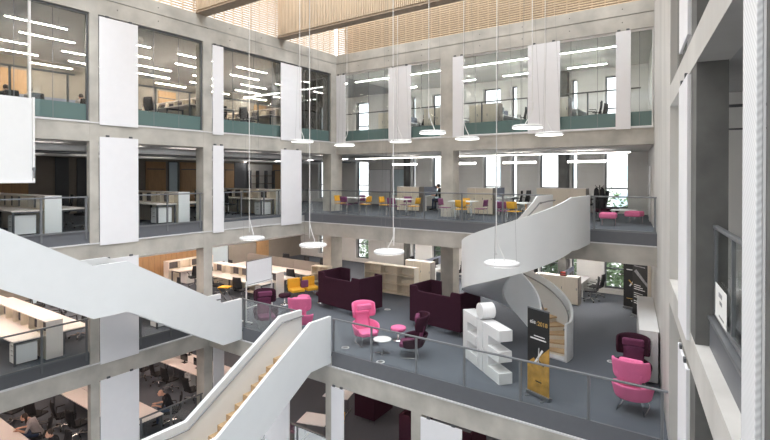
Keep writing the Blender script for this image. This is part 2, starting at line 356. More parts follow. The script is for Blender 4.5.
# ---- outer wall at the back with its windows
WIN = [(-23.3, -22.3), (-21.6, -21.3), (-20.0, -19.0), (-15.75, -15.50), (-14.35, -13.75), (-11.15, -10.17), (-9.55, -9.27), (-8.07, -7.03), (-6.5, -6.24), (-4.98, -3.97)]
wn = 20
for z, z1, s0, s1 in ((F0, F1-.93, .3, 2.8), (F1, F2-.93, .26, 2.87), (F2, F3-.93, .25, 2.87), (F3, 10.66, .3, 2.68)):
    mb = MB(); x = XW-.3
    for a, b in WIN:
        mb.box(x, a, YX, YX+.35, z, z1); mb.box(a, b, YX, YX+.35, z, z+s0)
        if z+s1 < z1-.005: mb.box(a, b, YX, YX+.35, z+s1, z1)
        x = b
    mb.box(x, xr(YX)+.3, YX, YX+.35, z, z1)
    struct('wall_back_%d' % wn, mb, WALLG, 'grey outer wall between the back windows', 'wall')
    for a, b in WIN:
        wn += 1; c = (a+b)/2
        fr = MB(); y0 = YX+.2
        for (p, q, r, s) in ((a, a+.05, z+s0, z+s1), (b-.05, b, z+s0, z+s1), (a, b, z+s0, z+s0+.05), (a, b, z+s1-.05, z+s1)): fr.box(p, q, y0, y0+.07, r, s)
        if b-a > .5: fr.box(a, b, y0, y0+.07, z+1.14, z+1.20)
        o = struct('window_%d' % wn, fr, KERBD, 'dark framed window in the back wall', 'window')
        g = MB(); g.box(a+.05, b-.05, y0+.03, y0+.04, z+s0+.05, z+s1-.05); g.build('glass', WGLASS, o)
        g = MB(); g.box(a-.05, a-.001, YX-.015, YX+.2, z+s0, z+s1); g.box(a-.05, b, YX-.03, YX+.2, z+s0-.04, z+s0); g.build('reveal', FRAMEW, o)

# ---- inner wall of the left wing with timber panels, doors and glazing
mb = MB(); mb.box(XW-.3, XW, -6, YX, -4.7, 11.6); struct('wall_left', mb, WALLB, 'taupe inner wall of the left wing', 'wall')
dn = 0
def oak_panel(y0, y1, z, h=2.5, door=True):
    global dn
    dn += 1
    mb = MB(); mb.box(XW, XW+.06, y0, y1, z, z+h)
    n = max(2, int((y1-y0)/.5))
    o = struct('door_%d' % dn, mb, OAK, 'oak door set in an oak panel on the inner wall', 'door')
    if door:
        d = MB(); w = min(.92, y1-y0-.12); c = (y0+y1)/2
        d.box(XW+.06, XW+.085, c-w/2, c+w/2, z+.01, z+2.1); d.build('door_leaf', OAK, o)
        g = MB(); g.box(XW+.06, XW+.075, c-w/2-.03, c+w/2+.03, z+2.1, z+2.15); g.build('closer', KERBD, o)
        hnd = MB(); hnd.bar((XW+.12, c+w/2-.1, z+1.0), (XW+.12, c+w/2-.22, z+1.0), .02); hnd.build('handle', KERBD, o)
    else:
        g = MB(); k = int((y1-y0)/.3)
        for i in range(1, k): yy = y0+(y1-y0)*i/k; g.box(XW+.06, XW+.064, yy-.004, yy+.004, z, z+h)
        if k > 1: g.build('joint', DARKW, o)
for y0, y1, d in ((13.9, 15.0, True), (15.85, 16.95, True), (18.75, 19.45, True), (22.6, 23.6, True), (6.2, 8.65, False)): oak_panel(y0, y1, F2, 2.52, d)
for y0, y1, d in ((9.0, 13.2, False), (13.4, 17.2, False), (21.2, 22.2, True), (4, 6.5, False)): oak_panel(y0, y1, F1, 2.8, d)
for y0, y1, d in ((4.5, 8.6, False), (14.6, 15.6, True), (21, 22, True)): oak_panel(y0, y1, F3, 2.5, d)
mb = MB(); mb.box(XW, XW+.05, 9.7, 10.25, F2, F2+2.6); mb.box(XW, XW+.05, 10.6, 11.9, F2, F2+2.6); mb.box(XW, XW+.05, 19.5, 20.5, F2, F2+2.6)
struct('wall_left_dark_panels', mb, KERBD, 'dark glazed panels in the inner wall', 'wall')
for k, (y0, y1, z0, z1) in enumerate(((12.0, 12.5, F2, F2+2.5), (15.2, 15.7, F2+.1, F2+2.5), (20.52, 20.62, F2, F2+2.5), (24.0, 24.6, F2+.3, F2+2.5), (8.75, 8.98, F1, F1+2.7), (17.4, 19.0, F1+.3, F1+2.7))):
    o = struct('window_%d' % (60+k), MB().box(XW, XW+.05, y0-.05, y1+.05, z0-.05, z0).box(XW, XW+.05, y0-.05, y1+.05, z1, z1+.05).box(XW, XW+.05, y0-.05, y0, z0, z1).box(XW, XW+.05, y1, y1+.05, z0, z1), FRAMEG, 'glazed slot in the inner wall', 'window')
    MB().box(XW+.01, XW+.03, y0, y1, z0, z1).build('glass', TGLASS, o)

# ---- glazed fronts of the top storey
wi = 0
def glazed_x(y0, y1, mull=(), white=True):
    global wi
    wi += 1; x = XL-.12
    f = MB()
    for a, b, c, d in ((y0, y1, 7.255, 7.30), (y0, y1, 10.58, 10.655), (y0, y0+.05, 7.30, 10.58), (y1-.05, y1, 7.30, 10.58)): f.box(x-.04, x+.05, a, b, c, d)
    o = struct('window_%d' % wi, f, FRAMEG, 'framed glazing of the top storey on the left', 'window')
    xs = [y0+.05]+list(mull)+[y1-.05]
    MB().box(x, x+.012, y0+.05, y1-.05, 7.80, 10.58).build('glass', GLASS, o)
    MB().box(x, x+.014, y0+.05, y1-.05, 7.30, 7.80).build('green_pane', GREENG, o)
    MB().box(x-.02, x+.11, y0, y1, 7.255, 7.275).build('sill', FRAMEW, o)
    for m in mull:
        MB().box(x-.03, x+.06, m-.03, m+.03, 7.3, 10.58).build('mullion', FRAMEW, o)
    j = MB(); k = max(2, int((y1-y0)/1.0+.4))
    for i in range(1, k): yy = y0+(y1-y0)*i/k; j.box(x+.001, x+.016, yy-.008, yy+.008, 7.3, 10.58)
    j.build('joint', STEEL, o)
def glazed_y(x0, x1):
    global wi
    wi += 1; y = YB+.10
    f = MB()
    for a, b, c, d in ((x0, x1, 7.255, 7.30), (x0, x1, 10.58, 10.655), (x0, x0+.045, 7.30, 10.58), (x1-.045, x1, 7.30, 10.58)): f.box(a, b, y-.05, y+.04, c, d)
    o = struct('window_%d' % wi, f, FRAMEW, 'framed glazing of the top storey at the back', 'window')
    MB().box(x0+.04, x1-.04, y-.012, y, 7.80, 10.58).build('glass', GLASS, o)
    MB().box(x0+.04, x1-.04, y-.014, y, 7.30, 7.80).build('green_pane', GREENG, o)
    MB().box(x0, x1, y-.10, y+.02, 7.255, 7.275).build('sill', FRAMEW, o)
    j = MB(); k = max(2, int((x1-x0)/1.0+.4))
    for i in range(1, k): xx = x0+(x1-x0)*i/k; j.box(xx-.006, xx+.006, y-.016, y-.001, 7.3, 10.58)
    j.build('joint', STEEL, o)
glazed_x(3.45, 7.33, (5.76,)); glazed_x(7.6, 11.38); glazed_x(11.76, 16.0); glazed_x(16.0, 18.64)
glazed_y(-16.36, -12.5); glazed_y(-12.5, -10.43); glazed_y(-9.82, -5.9); glazed_y(-5.9, -3.1); glazed_y(-3.1, xr(YB)-.03)
o = struct('window_%d' % 12, wbox(wbox(MB(), sy(7.95), sy(11.75), .1, .16, 7.42, 7.47), sy(7.95), sy(11.75), .1, .16, 10.65, 10.7), FRAMEG, 'glazing of the top storey on the right', 'window')
wbox(MB(), sy(7.95), sy(11.75), .12, .13, 7.47, 10.65).build('glass', GLASS, o)

# ------------------------------------------------------------------ white sliding panels
def panel_x(y0, y1, z0, z1, label, group, x=XL, m=PANELW):
    t = thing('sliding_panel', label, 'wall panel', (x+.05, (y0+y1)/2, z0), 0, group)
    h = (y1-y0)/2
    MB().box(-.035, .0, -h, h, 0, z1-z0).build('panel', m, t, bevel=.006)
    for s in (-1, 1): MB().box(-.03, .005, s*h*.6-.05, s*h*.6+.05, z1-z0, z1-z0+.06).build('hanger', KERBD, t)
def panel_y(x0, x1, z0, z1, label, group, y=YB):
    t = thing('sliding_panel', label, 'wall panel', ((x0+x1)/2, y-.05, z0), 0, group)
    h = (x1-x0)/2
    MB().box(-h, h, 0, .035, 0, z1-z0).build('panel', PANELW, t, bevel=.006)
    for s in (-1, 1): MB().box(s*h*.6-.05, s*h*.6+.05, -.005, .03, z1-z0, z1-z0+.06).build('hanger', KERBD, t)
GP = 'white panels on the left front'; GB = 'white panels on the back front'
panel_x(7.61, 8.85, 7.18, 10.60, 'tall wide white panel beside the first top floor column on the left', GP)
panel_x(11.77, 12.26, 7.16, 10.60, 'narrow white panel in the top storey beside the second left column', GP)
panel_x(15.28, 16.55, 7.15, 10.58, 'wide white panel in the top storey near the left corner', GP)
panel_x(7.61, 8.85, 3.36, 6.80, 'wide white panel of the open second floor below the top storey panel', GP)
panel_x(11.77, 12.26, 3.36, 6.74, 'narrow white panel of the second floor next to the second left column', GP)
panel_x(15.28, 16.55, 3.36, 6.74, 'wide white panel of the second floor near the left corner, above a ring lamp', GP)
panel_x(7.61, 8.85, -.42, 2.90, 'white panel behind the landing of the big white staircase', GP)
panel_x(7.61, 8.85, -4.2, -.93, 'white panel at the bottom storey left of the bald man', GP)
panel_x(11.77, 12.26, -4.2, -.93, 'narrow white panel at the bottom storey behind the wooden stair', GP)
panel_y(-16.36, -15.78, 7.18, 10.60, 'narrow white panel in the far left corner of the top storey', GB)
panel_y(-13.17, -11.93, 7.16, 10.58, 'wide white panel in the top storey left of the middle column', GB)
panel_y(-9.83, -9.31, 7.2, 10.64, 'narrow white panel right against the middle column of the top storey', GB)
panel_y(-6.56, -5.33, 7.2, 10.64, 'wide white panel in the middle of the right half of the back front', GB)
panel_y(-3.40, -2.92, 7.2, 10.64, 'narrow white panel near the right end of the back front', GB)
GF = 'white panels below the balcony'
panel_y(-13.2, -12.0, -4.3, -.95, 'white panel directly behind the foot of the wooden stair', GF, Y1)
panel_y(-10.16, -9.66, -4.3, -.95, 'narrow white panel hanging under the balcony beam beside a concrete column', GF, Y1)
panel_y(-6.94, -5.7, -4.3, -1.0, 'wide white panel at the bottom edge under the balcony beam', GF, Y1)
def panel_w(y0, y1, z0, z1, label, m, edge=True):
    t = thing('sliding_panel', label, 'wall panel', W(sy(y0), -.05, z0), math.atan2(e_.y, e_.x), 'panels on the right front')
    L = sy(y1)-sy(y0)
    MB().box(0, L, -.035, 0, 0, z1-z0).build('panel', m, t, bevel=.006)
    MB().box(.0, .03, -.05, -.036, 0, z1-z0).box(L-.03, L, -.05, -.036, 0, z1-z0).build('edge_strip', FRAMEW, t)
    for s in (.25, .75): MB().box(L*s-.05, L*s+.05, -.03, .005, z1-z0, z1-z0+.06).build('hanger', KERBD, t)
panel_w(7.95, 9.18, 3.3, 6.96, 'white panel between rough concrete and the dark column on the right', PANELW)
panel_w(7.95, 9.18, -.5, 2.9, 'white panel below the pale right beam, beside the balcony end', PANELW)
panel_w(7.95, 9.18, -4.4, -.95, 'white panel at the very bottom right', PANELW)
panel_w(7.95, 9.18, 7.5, 10.9, 'white panel of the top storey at the upper right', PANELW)
panel_w(3.87, 4.28, 3.30, 6.96, 'perforated white panel, tall, closest to the eye at the right edge', PERF)
panel_w(3.87, 4.28, -.5, 2.92, 'perforated white panel at the lower right corner', PERF)
panel_w(3.87, 4.28, 7.4, 10.9, 'perforated white panel at the top right corner', PERF)
t = thing('roller_screen', 'big white screen hanging over the upper left beam, at the left edge', 'screen', (XL+.17, 5.79, 5.36))
MB().box(-.02, .0, -2.9, -.07, .05, 2.40).build('screen_sheet', WHITE, t)
MB().box(-.04, .03, -2.9, 0, 0, .06).build('bottom_bar', FRAMEW, t, bevel=.01)
MB().box(-.03, .02, -.06, 0, .06, 2.43).build('side_rail', FRAMEW, t)
MB().tube([(.02, -.03, .40), (.045, -.03, .40)], .05, 12).box(.02, .04, -.05, -.01, .14, .42).build('winder', STEEL, t)

# ------------------------------------------------------------------ glass railings
def railing(p0, p1, z, posts, label, h=1.13, off=(0, 0), rail_m=STEEL):
    p0 = Vector((p0[0], p0[1], z)); p1 = Vector((p1[0], p1[1], z)); d = (p1-p0); L = d.length; rz = math.atan2(d.y, d.x)
    t = thing('glass_railing', label, 'railing', p0, rz, 'glass railings')
    MB().box(0, L, -.03, .03, h-.045, h).build('top_rail', rail_m, t, bevel=.01)
    MB().box(0, L, -.018, .018, .02, .075).build('bottom_rail', rail_m, t)
    for x in posts:
        MB().box(x-.028, x+.028, -.014, .022, -.2, h-.045).build('post', rail_m, t)
    xs = [0]+[x for x in posts if .15 < x < L-.15]+[L]
    for a, b in zip(xs[:-1], xs[1:]):
        MB().box(a+.035, b-.035, -.006, .006, .08, h-.06).build('glass_panel', RGLASS, t)
    return t
railing((XL+.0, Y2+.07), (-5.0, Y2+.07), F2, [1.57, 3.2, 4.83, 6.46, 8.1, 9.7, 11.3], 'long glass railing of the second floor balcony at the back')
railing((-3.73, Y2+.07), (xr(Y2)-.02, Y2+.07), F2, [.10, 1.82], 'short glass railing in front of the pink stools')
for a, b, ps, lab in ((3.5, 7.3, (.95, 2.52, 3.74), 'second floor railing left of the first concrete column'), (8.85, 11.36, (.05, 1.1, 2.42), 'second floor railing between white panel and second column'),
                      (12.28, 15.28, (.06, .9, 2.1, 2.94), 'second floor railing before the third desk island'), (16.55, Y2+.06, (.05,), 'very short railing at the corner of the second floor')):
    railing((XL-.05, a), (XL-.05, b), F2, ps, lab)
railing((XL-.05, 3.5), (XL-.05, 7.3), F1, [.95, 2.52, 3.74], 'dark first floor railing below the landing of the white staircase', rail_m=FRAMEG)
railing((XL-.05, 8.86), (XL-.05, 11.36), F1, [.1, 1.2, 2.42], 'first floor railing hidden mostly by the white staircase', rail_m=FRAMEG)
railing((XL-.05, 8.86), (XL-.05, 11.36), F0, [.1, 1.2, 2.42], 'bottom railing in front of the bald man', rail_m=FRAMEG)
railing((-10.2, Y1+.07), (xr(Y1)-.03, Y1+.07), F1, [.03, 1.51, 3.05, 4.51, 6.0, 7.57, 9.02], 'long glass railing in front of the lounge chairs and letters')
railing((-14.45, Y1+.07), (-11.55, Y1+.07), F1, [.04, 1.4, 2.86], 'glass railing between the two staircases in front of the lounge chairs')
railing(W(sy(7.38), .21, 0)[:2], W(sy(3.9), .21, 0)[:2], F2+.02, [.02, 1.15, 3.4], 'glass railing with a paper notice behind the right beam')
mb = MB(); wbox(mb, sy(3.9), sy(7.38), .15, .19, 3.42, F2-.02); struct('trim_upstand_right', mb, KERB, 'grey upstand behind the right beam', 'upstand')
mb = MB(); wbox(mb, sy(3.9), sy(7.38), .13, .27, F2-.02, F2+.02); struct('trim_upstand_right_cap', mb, STEEL, 'metal cap of the right upstand', 'upstand')
t = thing('paper_notice', 'white paper notice taped inside the glass railing on the right', 'notice', W(sy(6.8), .183, F2+.08), math.atan2(e_.y, e_.x))
MB().box(-.38, .38, -.004, 0, 0, .40).build('sheet', PAPER, t)
MB().box(-.1, .12, -.003, .001, .28, .33).box(-.1, .06, -.003, .001, .2, .24).box(-.22, .1, -.003, .001, .05, .07).build('print', GREYT, t).location = (0, .002, 0)

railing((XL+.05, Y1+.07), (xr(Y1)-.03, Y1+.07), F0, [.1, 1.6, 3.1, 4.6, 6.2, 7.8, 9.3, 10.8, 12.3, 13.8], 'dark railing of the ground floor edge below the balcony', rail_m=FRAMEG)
# top-storey inner guard rails
def guard(p0, p1, posts, label):
    p0 = Vector((p0[0], p0[1], F3)); p1 = Vector((p1[0], p1[1], F3)); d = p1-p0; L = d.length
    t = thing('guard_rail', label, 'railing', p0, math.atan2(d.y, d.x), 'guard rails inside the top storey')
    MB().box(0, L, -.02, .02, 1.09, 1.14).build('top_rail', FRAMEG, t)
    for x in posts: MB().box(x-.025, x+.025, -.02, .02, 0, 1.09).build('post', FRAMEG, t)
guard((XL-.45, 3.5), (XL-.45, 7.1), (.6, 1.9, 3.4), 'grey guard rail behind the first top floor window on the left')
guard((XL-.45, 8.0), (XL-.45, 11.2), (.1, 1.75, 3.1), 'grey guard rail behind the second top floor window on the left')
guard((XL-.45, 12.0), (XL-.45, 18.5), (.2, 2.4, 4.2, 6.2), 'grey guard rail behind the left windows near the corner')
guard((-16.3, YB+.66), (-10.6, YB+.66), (.7, 3.6, 5.2), 'grey guard rail behind the back windows left of the middle column')
guard((-9.7, YB+.66), (-2.7, YB+.66), (.9, 2.9, 5.2, 6.6), 'grey guard rail behind the back windows right of the middle column')

# ------------------------------------------------------------------ straight staircases
def flight_pts(pts, band):
    """outline in (y, z) of a balustrade: top polyline and the same line lowered by band"""
    return [(y, z) for y, z in pts]+[(y, z-band) for y, z in pts[::-1]]
# wooden stair going down from the first floor
t = thing('staircase', 'white sided staircase with oak treads going down from the balcony', 'staircase', (-10.87, Y1, 0))
top = [(11.6, 1.20), (10.68, 1.20), (7.45, -.76), (6.25, -.76), (3.0, -2.70)]
topn = [(11.6, 1.20), (10.70, 1.20), (7.45, -.80), (6.25, -.80), (3.0, -2.74)]
def poly_side(x0, x1, nm, parent, m=STAIRW, band=1.52):
    mb = MB(); P = flight_pts(top, band)
    for i in range(len(top)-1):
        (ya, za), (yb, zb) = top[i], top[i+1]
        mb.prism([(yb, zb-band), (ya, za-band), (ya, za), (yb, zb)], 'x', x0, x1)
    return mb.build(nm, m, parent, at='world')
def side_panel(x0, x1, pts, band, parent, nm='balustrade', m=STAIRW):
    n = len(pts); mb = MB()
    vs = [(x0, y, z) for y, z in pts]+[(x0, y, z-band) for y, z in pts]+[(x1, y, z) for y, z in pts]+[(x1, y, z-band) for y, z in pts]
    fs = []
    for i in range(n-1):
        a, b, c, d = i, i+1, n+i+1, n+i
        fs += [(a, b, c, d), (2*n+d-0, 2*n+c, 2*n+b, 2*n+a), (a, 2*n+a, 2*n+b, b), (d, c, 2*n+c, 2*n+d)]
    fs += [(0, n, 3*n, 2*n), (n-1, 2*n+n-1, 3*n+n-1, 2*n-1)]
    mb.add(vs, fs); o = mb.build(nm, m, parent, at='world')
    bm_fix(o); return o
import bmesh
def bm_fix(o):
    bm = bmesh.new(); bm.from_mesh(o.data); bmesh.ops.recalc_face_normals(bm, faces=bm.faces); bm.to_mesh(o.data); bm.free()
side_panel(-10.30, -10.20, topn, 1.46, t); side_panel(-11.58, -11.46, top, 1.52, t)
mb = MB()
und = [(y, z-1.42) for y, z in top]
for i in range(len(und)-1):
    (ya, za), (yb, zb) = und[i], und[i+1]
    mb.prism([(yb, zb-.05), (ya, za-.05), (ya, za), (yb, zb)], 'x', -11.46, -10.30)
o = mb.build('soffit', STAIRW, t, at='world'); bm_fix(o)
def steps(x0, x1, ya, za, yb, zb, parent, n, m=TREAD):
    for i in range(n):      # n goings from the upper end (ya, za) to the lower end
        y0 = ya+(yb-ya)*i/n; y1 = ya+(yb-ya)*(i+1)/n; z = za+(zb-za)*(i+1)/n
        mb = MB(); mb.box(x0, x1, min(y0, y1)-.03, max(y0, y1), z-.045, z); mb.box(x0, x1, max(y0, y1)-.03, max(y0, y1)-.01, z, z+(za-zb)/n-.045)
        mb.build('tread', m, parent, at='world')
MB().box(-11.46, -10.30, 10.37, 11.62, -.05, 0).build('landing', TREAD, t, at='world')
steps(-11.46, -10.30, 10.40, 0, 7.25, -1.92, t, 11)
MB().box(-11.46, -10.30, 6.25, 7.25, -1.97, -1.92).build('landing', TREAD, t, at='world')
steps(-11.46, -10.30, 6.25, -1.92, 3.0, -3.8, t, 11)
def handrail(x, pts, parent, side, dz=-.18, m=STEEL):
    P = [(x, y, z+dz) for y, z in pts]
    MB().tube(P, .022, 8).build('handrail', m, parent, at='world')
    b = MB()
    for i in range(len(P)-1):
        a, c = Vector(P[i]), Vector(P[i+1]); L = (c-a).length; k = max(1, int(L/1.1))
        for j in range(k):
            q = a+(c-a)*(j+.5)/k; b.bar(q, q+Vector((side*.07, 0, -.05)), .018)
    b.build('bracket', m, parent, at='world')
handrail(-11.39, top, t, -1); handrail(-10.37, top, t, 1)
# big white stair coming down from the second floor on the left
t = thing('staircase', 'big plain white staircase descending along the left with a half landing', 'staircase', (-15.1, Y1, 0))
top2 = [(11.6, 1.15), (10.8, 1.15), (7.49, 3.07), (6.55, 3.07), (3.3, 4.95), (1.5, 4.95)]
side_panel(-14.55, -14.45, top2, 1.47, t); side_panel(-15.76, -15.66, top2, 1.47, t)
mb = MB(); und = [(y, z-1.36) for y, z in top2]
for i in range(len(und)-1):
    (ya, za), (yb, zb) = und[i], und[i+1]
    mb.prism([(yb, zb-.05), (ya, za-.05), (ya, za), (yb, zb)], 'x', -15.66, -14.55)
o = mb.build('soffit', STAIRW, t, at='world'); bm_fix(o)
MB().box(-15.66, -14.55, 10.8, 11.62, -.05, 0).build('landing', CARPET, t, at='world')
steps(-15.66, -14.55, 7.49, 1.92, 10.8, 0, t, 11)
MB().box(-15.66, -14.55, 6.55, 7.49, 1.87, 1.92).build('landing', TREAD, t, at='world')
steps(-15.66, -14.55, 3.3, 3.8, 6.55, 1.92, t, 11)
handrail(-15.59, top2, t, -1); handrail(-14.62, top2, t, 1)
mb = MB(); mb.box(XL, -14.4, -3, 3.3, F2-.4, F2); struct('floor_stair_head', mb, CARPET, 'second floor slab at the head of the white staircase', 'floor')

# ------------------------------------------------------------------ helical stair
t = thing('spiral_staircase', 'sweeping white spiral staircase with oak treads rising to the second floor', 'staircase', (-5.53, 15.5, 0))
CX, CY, RO, RI = 0., 0., 1.91, .55
TH_END = -374
def zf(th):
    if th > -20: return 3.8
    if th > -200: return 3.8-(-20-th)*.0114
    a = 3.8-180*.0114
    return max(0, a-(-200-th)*a/(TH_END*-1-200-12))
def ro(th):
    if th >= -60: return 1.79+.12*min(1, max(0, -th/60))
    if th > -190: return 1.91
    u = min(1, (-190-th)/130); return 1.91-.36*u*u*(3-2*u)
def hel(th, r, z): return (r*math.cos(R(th)), r*math.sin(R(th)), z)
def wall_helix(r0, r1, th0, th1, ztop, zbot, lead, nm, m=STAIRW):
    g = []
    if lead:
        for y in (1.27, .9, .45):
            zt = ztop(0); zb = zbot(0); a, b = (r0(0), r1(0)) if callable(r0) else (r0, r1)
            g.append([((a, y, zb), (b, y, zb)), ((a, y, (zb+zt)/2), (b, y, (zb+zt)/2)), ((a, y, zt), (b, y, zt))])
    n = int(abs(th1-th0)/4)
    for i in range(n+1):
        th = th0+(th1-th0)*i/n; zt = ztop(th); zb = zbot(th); a, b = (r0(th), r1(th)) if callable(r0) else (r0, r1)
        g.append([(hel(th, a, zb), hel(th, b, zb)), (hel(th, a, (zb+zt)/2), hel(th, b, (zb+zt)/2)), (hel(th, a, zt), hel(th, b, zt))])
    mb = MB(); mb.shell(g, 0); o = mb.build(nm, m, t); bm_fix(o)
    md = o.modifiers.new('edges', 'EDGE_SPLIT'); md.split_angle = R(40)
    return o
zt = lambda th: zf(th)+1.14+.10*max(0, min(1, (-200-th)/120))*0
zb = lambda th: max(.0, zf(th)-.42)
wall_helix(lambda q: ro(q)-.07, ro, 0, TH_END, zt, zb, True, 'outer_balustrade')
wall_helix(RI, RI+.06, 0, TH_END+12, zt, zb, True, 'inner_balustrade')
g = []
for y in (1.30, .9, .45): g.append([((RI+.06, y, 3.46), (RI+.06, y, 3.40)), ((ro(0)-.07, y, 3.46), (ro(0)-.07, y, 3.40))])
for i in range(97):
    th = TH_END*i/96; z = max(.06, zf(th)-.34); g.append([(hel(th, RI+.06, z), hel(th, RI+.06, z-.06)), (hel(th, ro(th)-.07, z), hel(th, ro(th)-.07, z-.06))])
o = MB().shell(g, 0).build('soffit', STAIRW, t); bm_fix(o)
mb = MB(); mb.box(RI+.06, ro(0)-.07, 0, 1.33, 3.74, 3.8); mb.build('landing', TREAD, t)
NS = 22; th = -20.; ths = []
for i in range(NS+1):       # angle at which the walking line has dropped by i risers
    target = 3.8-3.8*i/NS
    while zf(th) > target+1e-4 and th > TH_END: th -= .25
    ths.append(th)
for i in range(NS):
    a0 = ths[i] if i else 0; a1 = ths[i+1]; z = 3.8*(1-(i+.0)/NS) if i == 0 else 3.8*(1-i/NS)
    mb = MB(); k = 4 if i else 8; pts = []
    for j in range(k+1): pts.append(hel(a0+(a1-a0-1.5)*j/k, RI+.06, 0)[:2])
    for j in range(k, -1, -1): pts.append(hel(a0+(a1-a0-1.5)*j/k, ro(a0+(a1-a0-1.5)*j/k)-.07, 0)[:2])
    mb.prism(pts, 'z', z-.045, z)
    q = [hel(a1+.9, RI+.06, 0)[:2], hel(a1-.1, RI+.06, 0)[:2], hel(a1-.1, ro(a1)-.07, 0)[:2], hel(a1+.9, ro(a1)-.07, 0)[:2]]
    mb.prism(q, 'z', z-3.8/NS, z-.045, 1)
    o = mb.build('tread', [TREAD, CREAM], t); bm_fix(o)
def hel_rail(r, th0, th1, lead):
    P = [(r(0), 1.25, 3.8+.95), (r(0), .5, 3.8+.95)] if lead else []
    P += [hel(th0+(th1-th0)*i/80, r(th0+(th1-th0)*i/80), zf(th0+(th1-th0)*i/80)+.93) for i in range(81)]
    MB().tube(P, .022, 8).build('handrail', STEEL, t)
    b = MB()
    for p in P[3::7]:
        v = Vector((p[0], p[1], 0)).normalized()*(.07 if r(0) > 1 else -.07); b.bar(p, (p[0]+v.x, p[1]+v.y, p[2]-.05), .018)
    b.build('bracket', STEEL, t)
hel_rail(lambda q: ro(q)-.14, 0, TH_END+4, True); hel_rail(lambda q: RI+.13, 0, TH_END+14, True)

# ------------------------------------------------------------------ skylight: timber lattice and beams
ZT = 14.9
def lattice(p0, p1, z0, z1, nm, label, wall=None):
    p0 = Vector(p0); p1 = Vector(p1); d = (p1-p0); L = d.length; d.normalize(); nrm = Vector((-d.y, d.x, 0))
    mb = MB(); z = z0
    while z < z1: mb.bar(p0+Vector((0, 0, z)), p1+Vector((0, 0, z)), .08, .05); z += .094
    x = 0
    while x < L:
        q = p0+d*x+nrm*.055; mb.bar(q+Vector((0, 0, z0)), q+Vector((0, 0, z1)), .05, .04); x += .45
    return struct(nm, mb, TIMBER, label, 'lattice wall')
lattice((XL-.12, -6, 0), (XL-.12, YB, 0), 11.66, ZT, 'wall_left_lattice', 'timber lattice screen above the left wing')
lattice((XL, YB+.12, 0), (xr(YB)+.6, YB+.12, 0), 11.66, ZT, 'wall_back_lattice', 'timber lattice screen above the back wing')
mb = MB(); mb.box(XL-.2, 2, YB+.9, YB+.95, 11.62, ZT); struct('wall_back_gap_shade', mb, DARKW, 'timber lining behind the back lattice, coloured dark to shade its gaps', 'wall')  # set back and coloured dark so the lattice gaps look shaded
def roof_beam(y, label):
    t = thing('roof_beam', label, 'roof beam', (XL, y, 11.62), 0, 'slatted timber roof beams')
    t['kind'] = 'structure'
    L = 19.5
    MB().box(.0, L, -.16, .16, .14, ZT-11.62).build('beam_core', TIMBERB, t)
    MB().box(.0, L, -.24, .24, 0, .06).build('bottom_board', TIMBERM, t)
    mb = MB(); x = .03
    while x < L: mb.box(x, x+.045, -.24, -.16, .10, ZT-11.62); mb.box(x, x+.045, .16, .24, .10, ZT-11.62); x += .085
    mb.build('slats', TIMBERB, t)
for y, l in ((15.35, 'slatted timber roof beam nearest the back lattice'), (11.3, 'slatted timber roof beam at the top left'), (7.25, 'slatted timber roof beam above the first left column'), (3.2, 'slatted timber roof beam above the eye'), (-.8, 'slatted timber roof beam behind the eye')): roof_beam(y, l)
for k, y in enumerate((12.0, 14.6, 16.8)):
    mb = MB(); mb.box(XL-.2, 2.5, y-.05, y+.05, ZT-.1, ZT); struct('trim_lamp_track_%d' % k, mb, STEEL, 'thin steel track carrying ring lamps', 'trim')

# ------------------------------------------------------------------ lamps
def make_ring(drop=7.9):
    t = thing('ring_pendant_lamp', '', 'pendant lamp')
    pr = [(.28, .02), (.28, .075), (.40, .085), (.447, .06), (.45, .03), (.44, .0)]
    MB().lathe(pr, n=40).build('ring_body', WHITE, t)
    MB().lathe([(.0, .078), (.30, .082), (.30, .092), (.0, .096)], n=32).build('cover', WHITE, t)
    MB().lathe([(.275, .0), (.30, -.006), (.42, -.006), (.44, .0), (.42, .012), (.30, .012)], n=40, close=True).build('diffuser', RINGE, t)
    return t
def cable(t, drop, s):
    zt = drop
    P = [(.08*s, .0, .09), (.02*s, .03, .22), (-.10*s, .05, .45), (-.17*s, .03, .75), (-.15*s, 0, 1.1), (-.14*s, 0, zt)]
    Q = []
    for i in range(len(P)-1):
        for j in range(5):
            u = j/5; a = P[max(i-1, 0)]; b = P[i]; c = P[i+1]; d = P[min(i+2, len(P)-1)]
            if i == len(P)-2: Q.append(tuple(b[k]+(c[k]-b[k])*u for k in range(3))); continue
            Q.append(tuple(.5*((2*b[k])+(-a[k]+c[k])*u+(2*a[k]-5*b[k]+4*c[k]-d[k])*u*u+(-a[k]+3*b[k]-3*c[k]+d[k])*u**3) for k in range(3)))
    Q.append(P[-1])
    MB().tube(Q, .013, 6).build('power_cable', FRAMEW, t)
    for k in range(3):
        a = 2*PI*k/3+.4
        MB().tube([(.36*math.cos(a), .36*math.sin(a), .08), (.02*math.cos(a), .02*math.sin(a), zt)], .0028, 4).build('suspension_wire', STEEL, t)
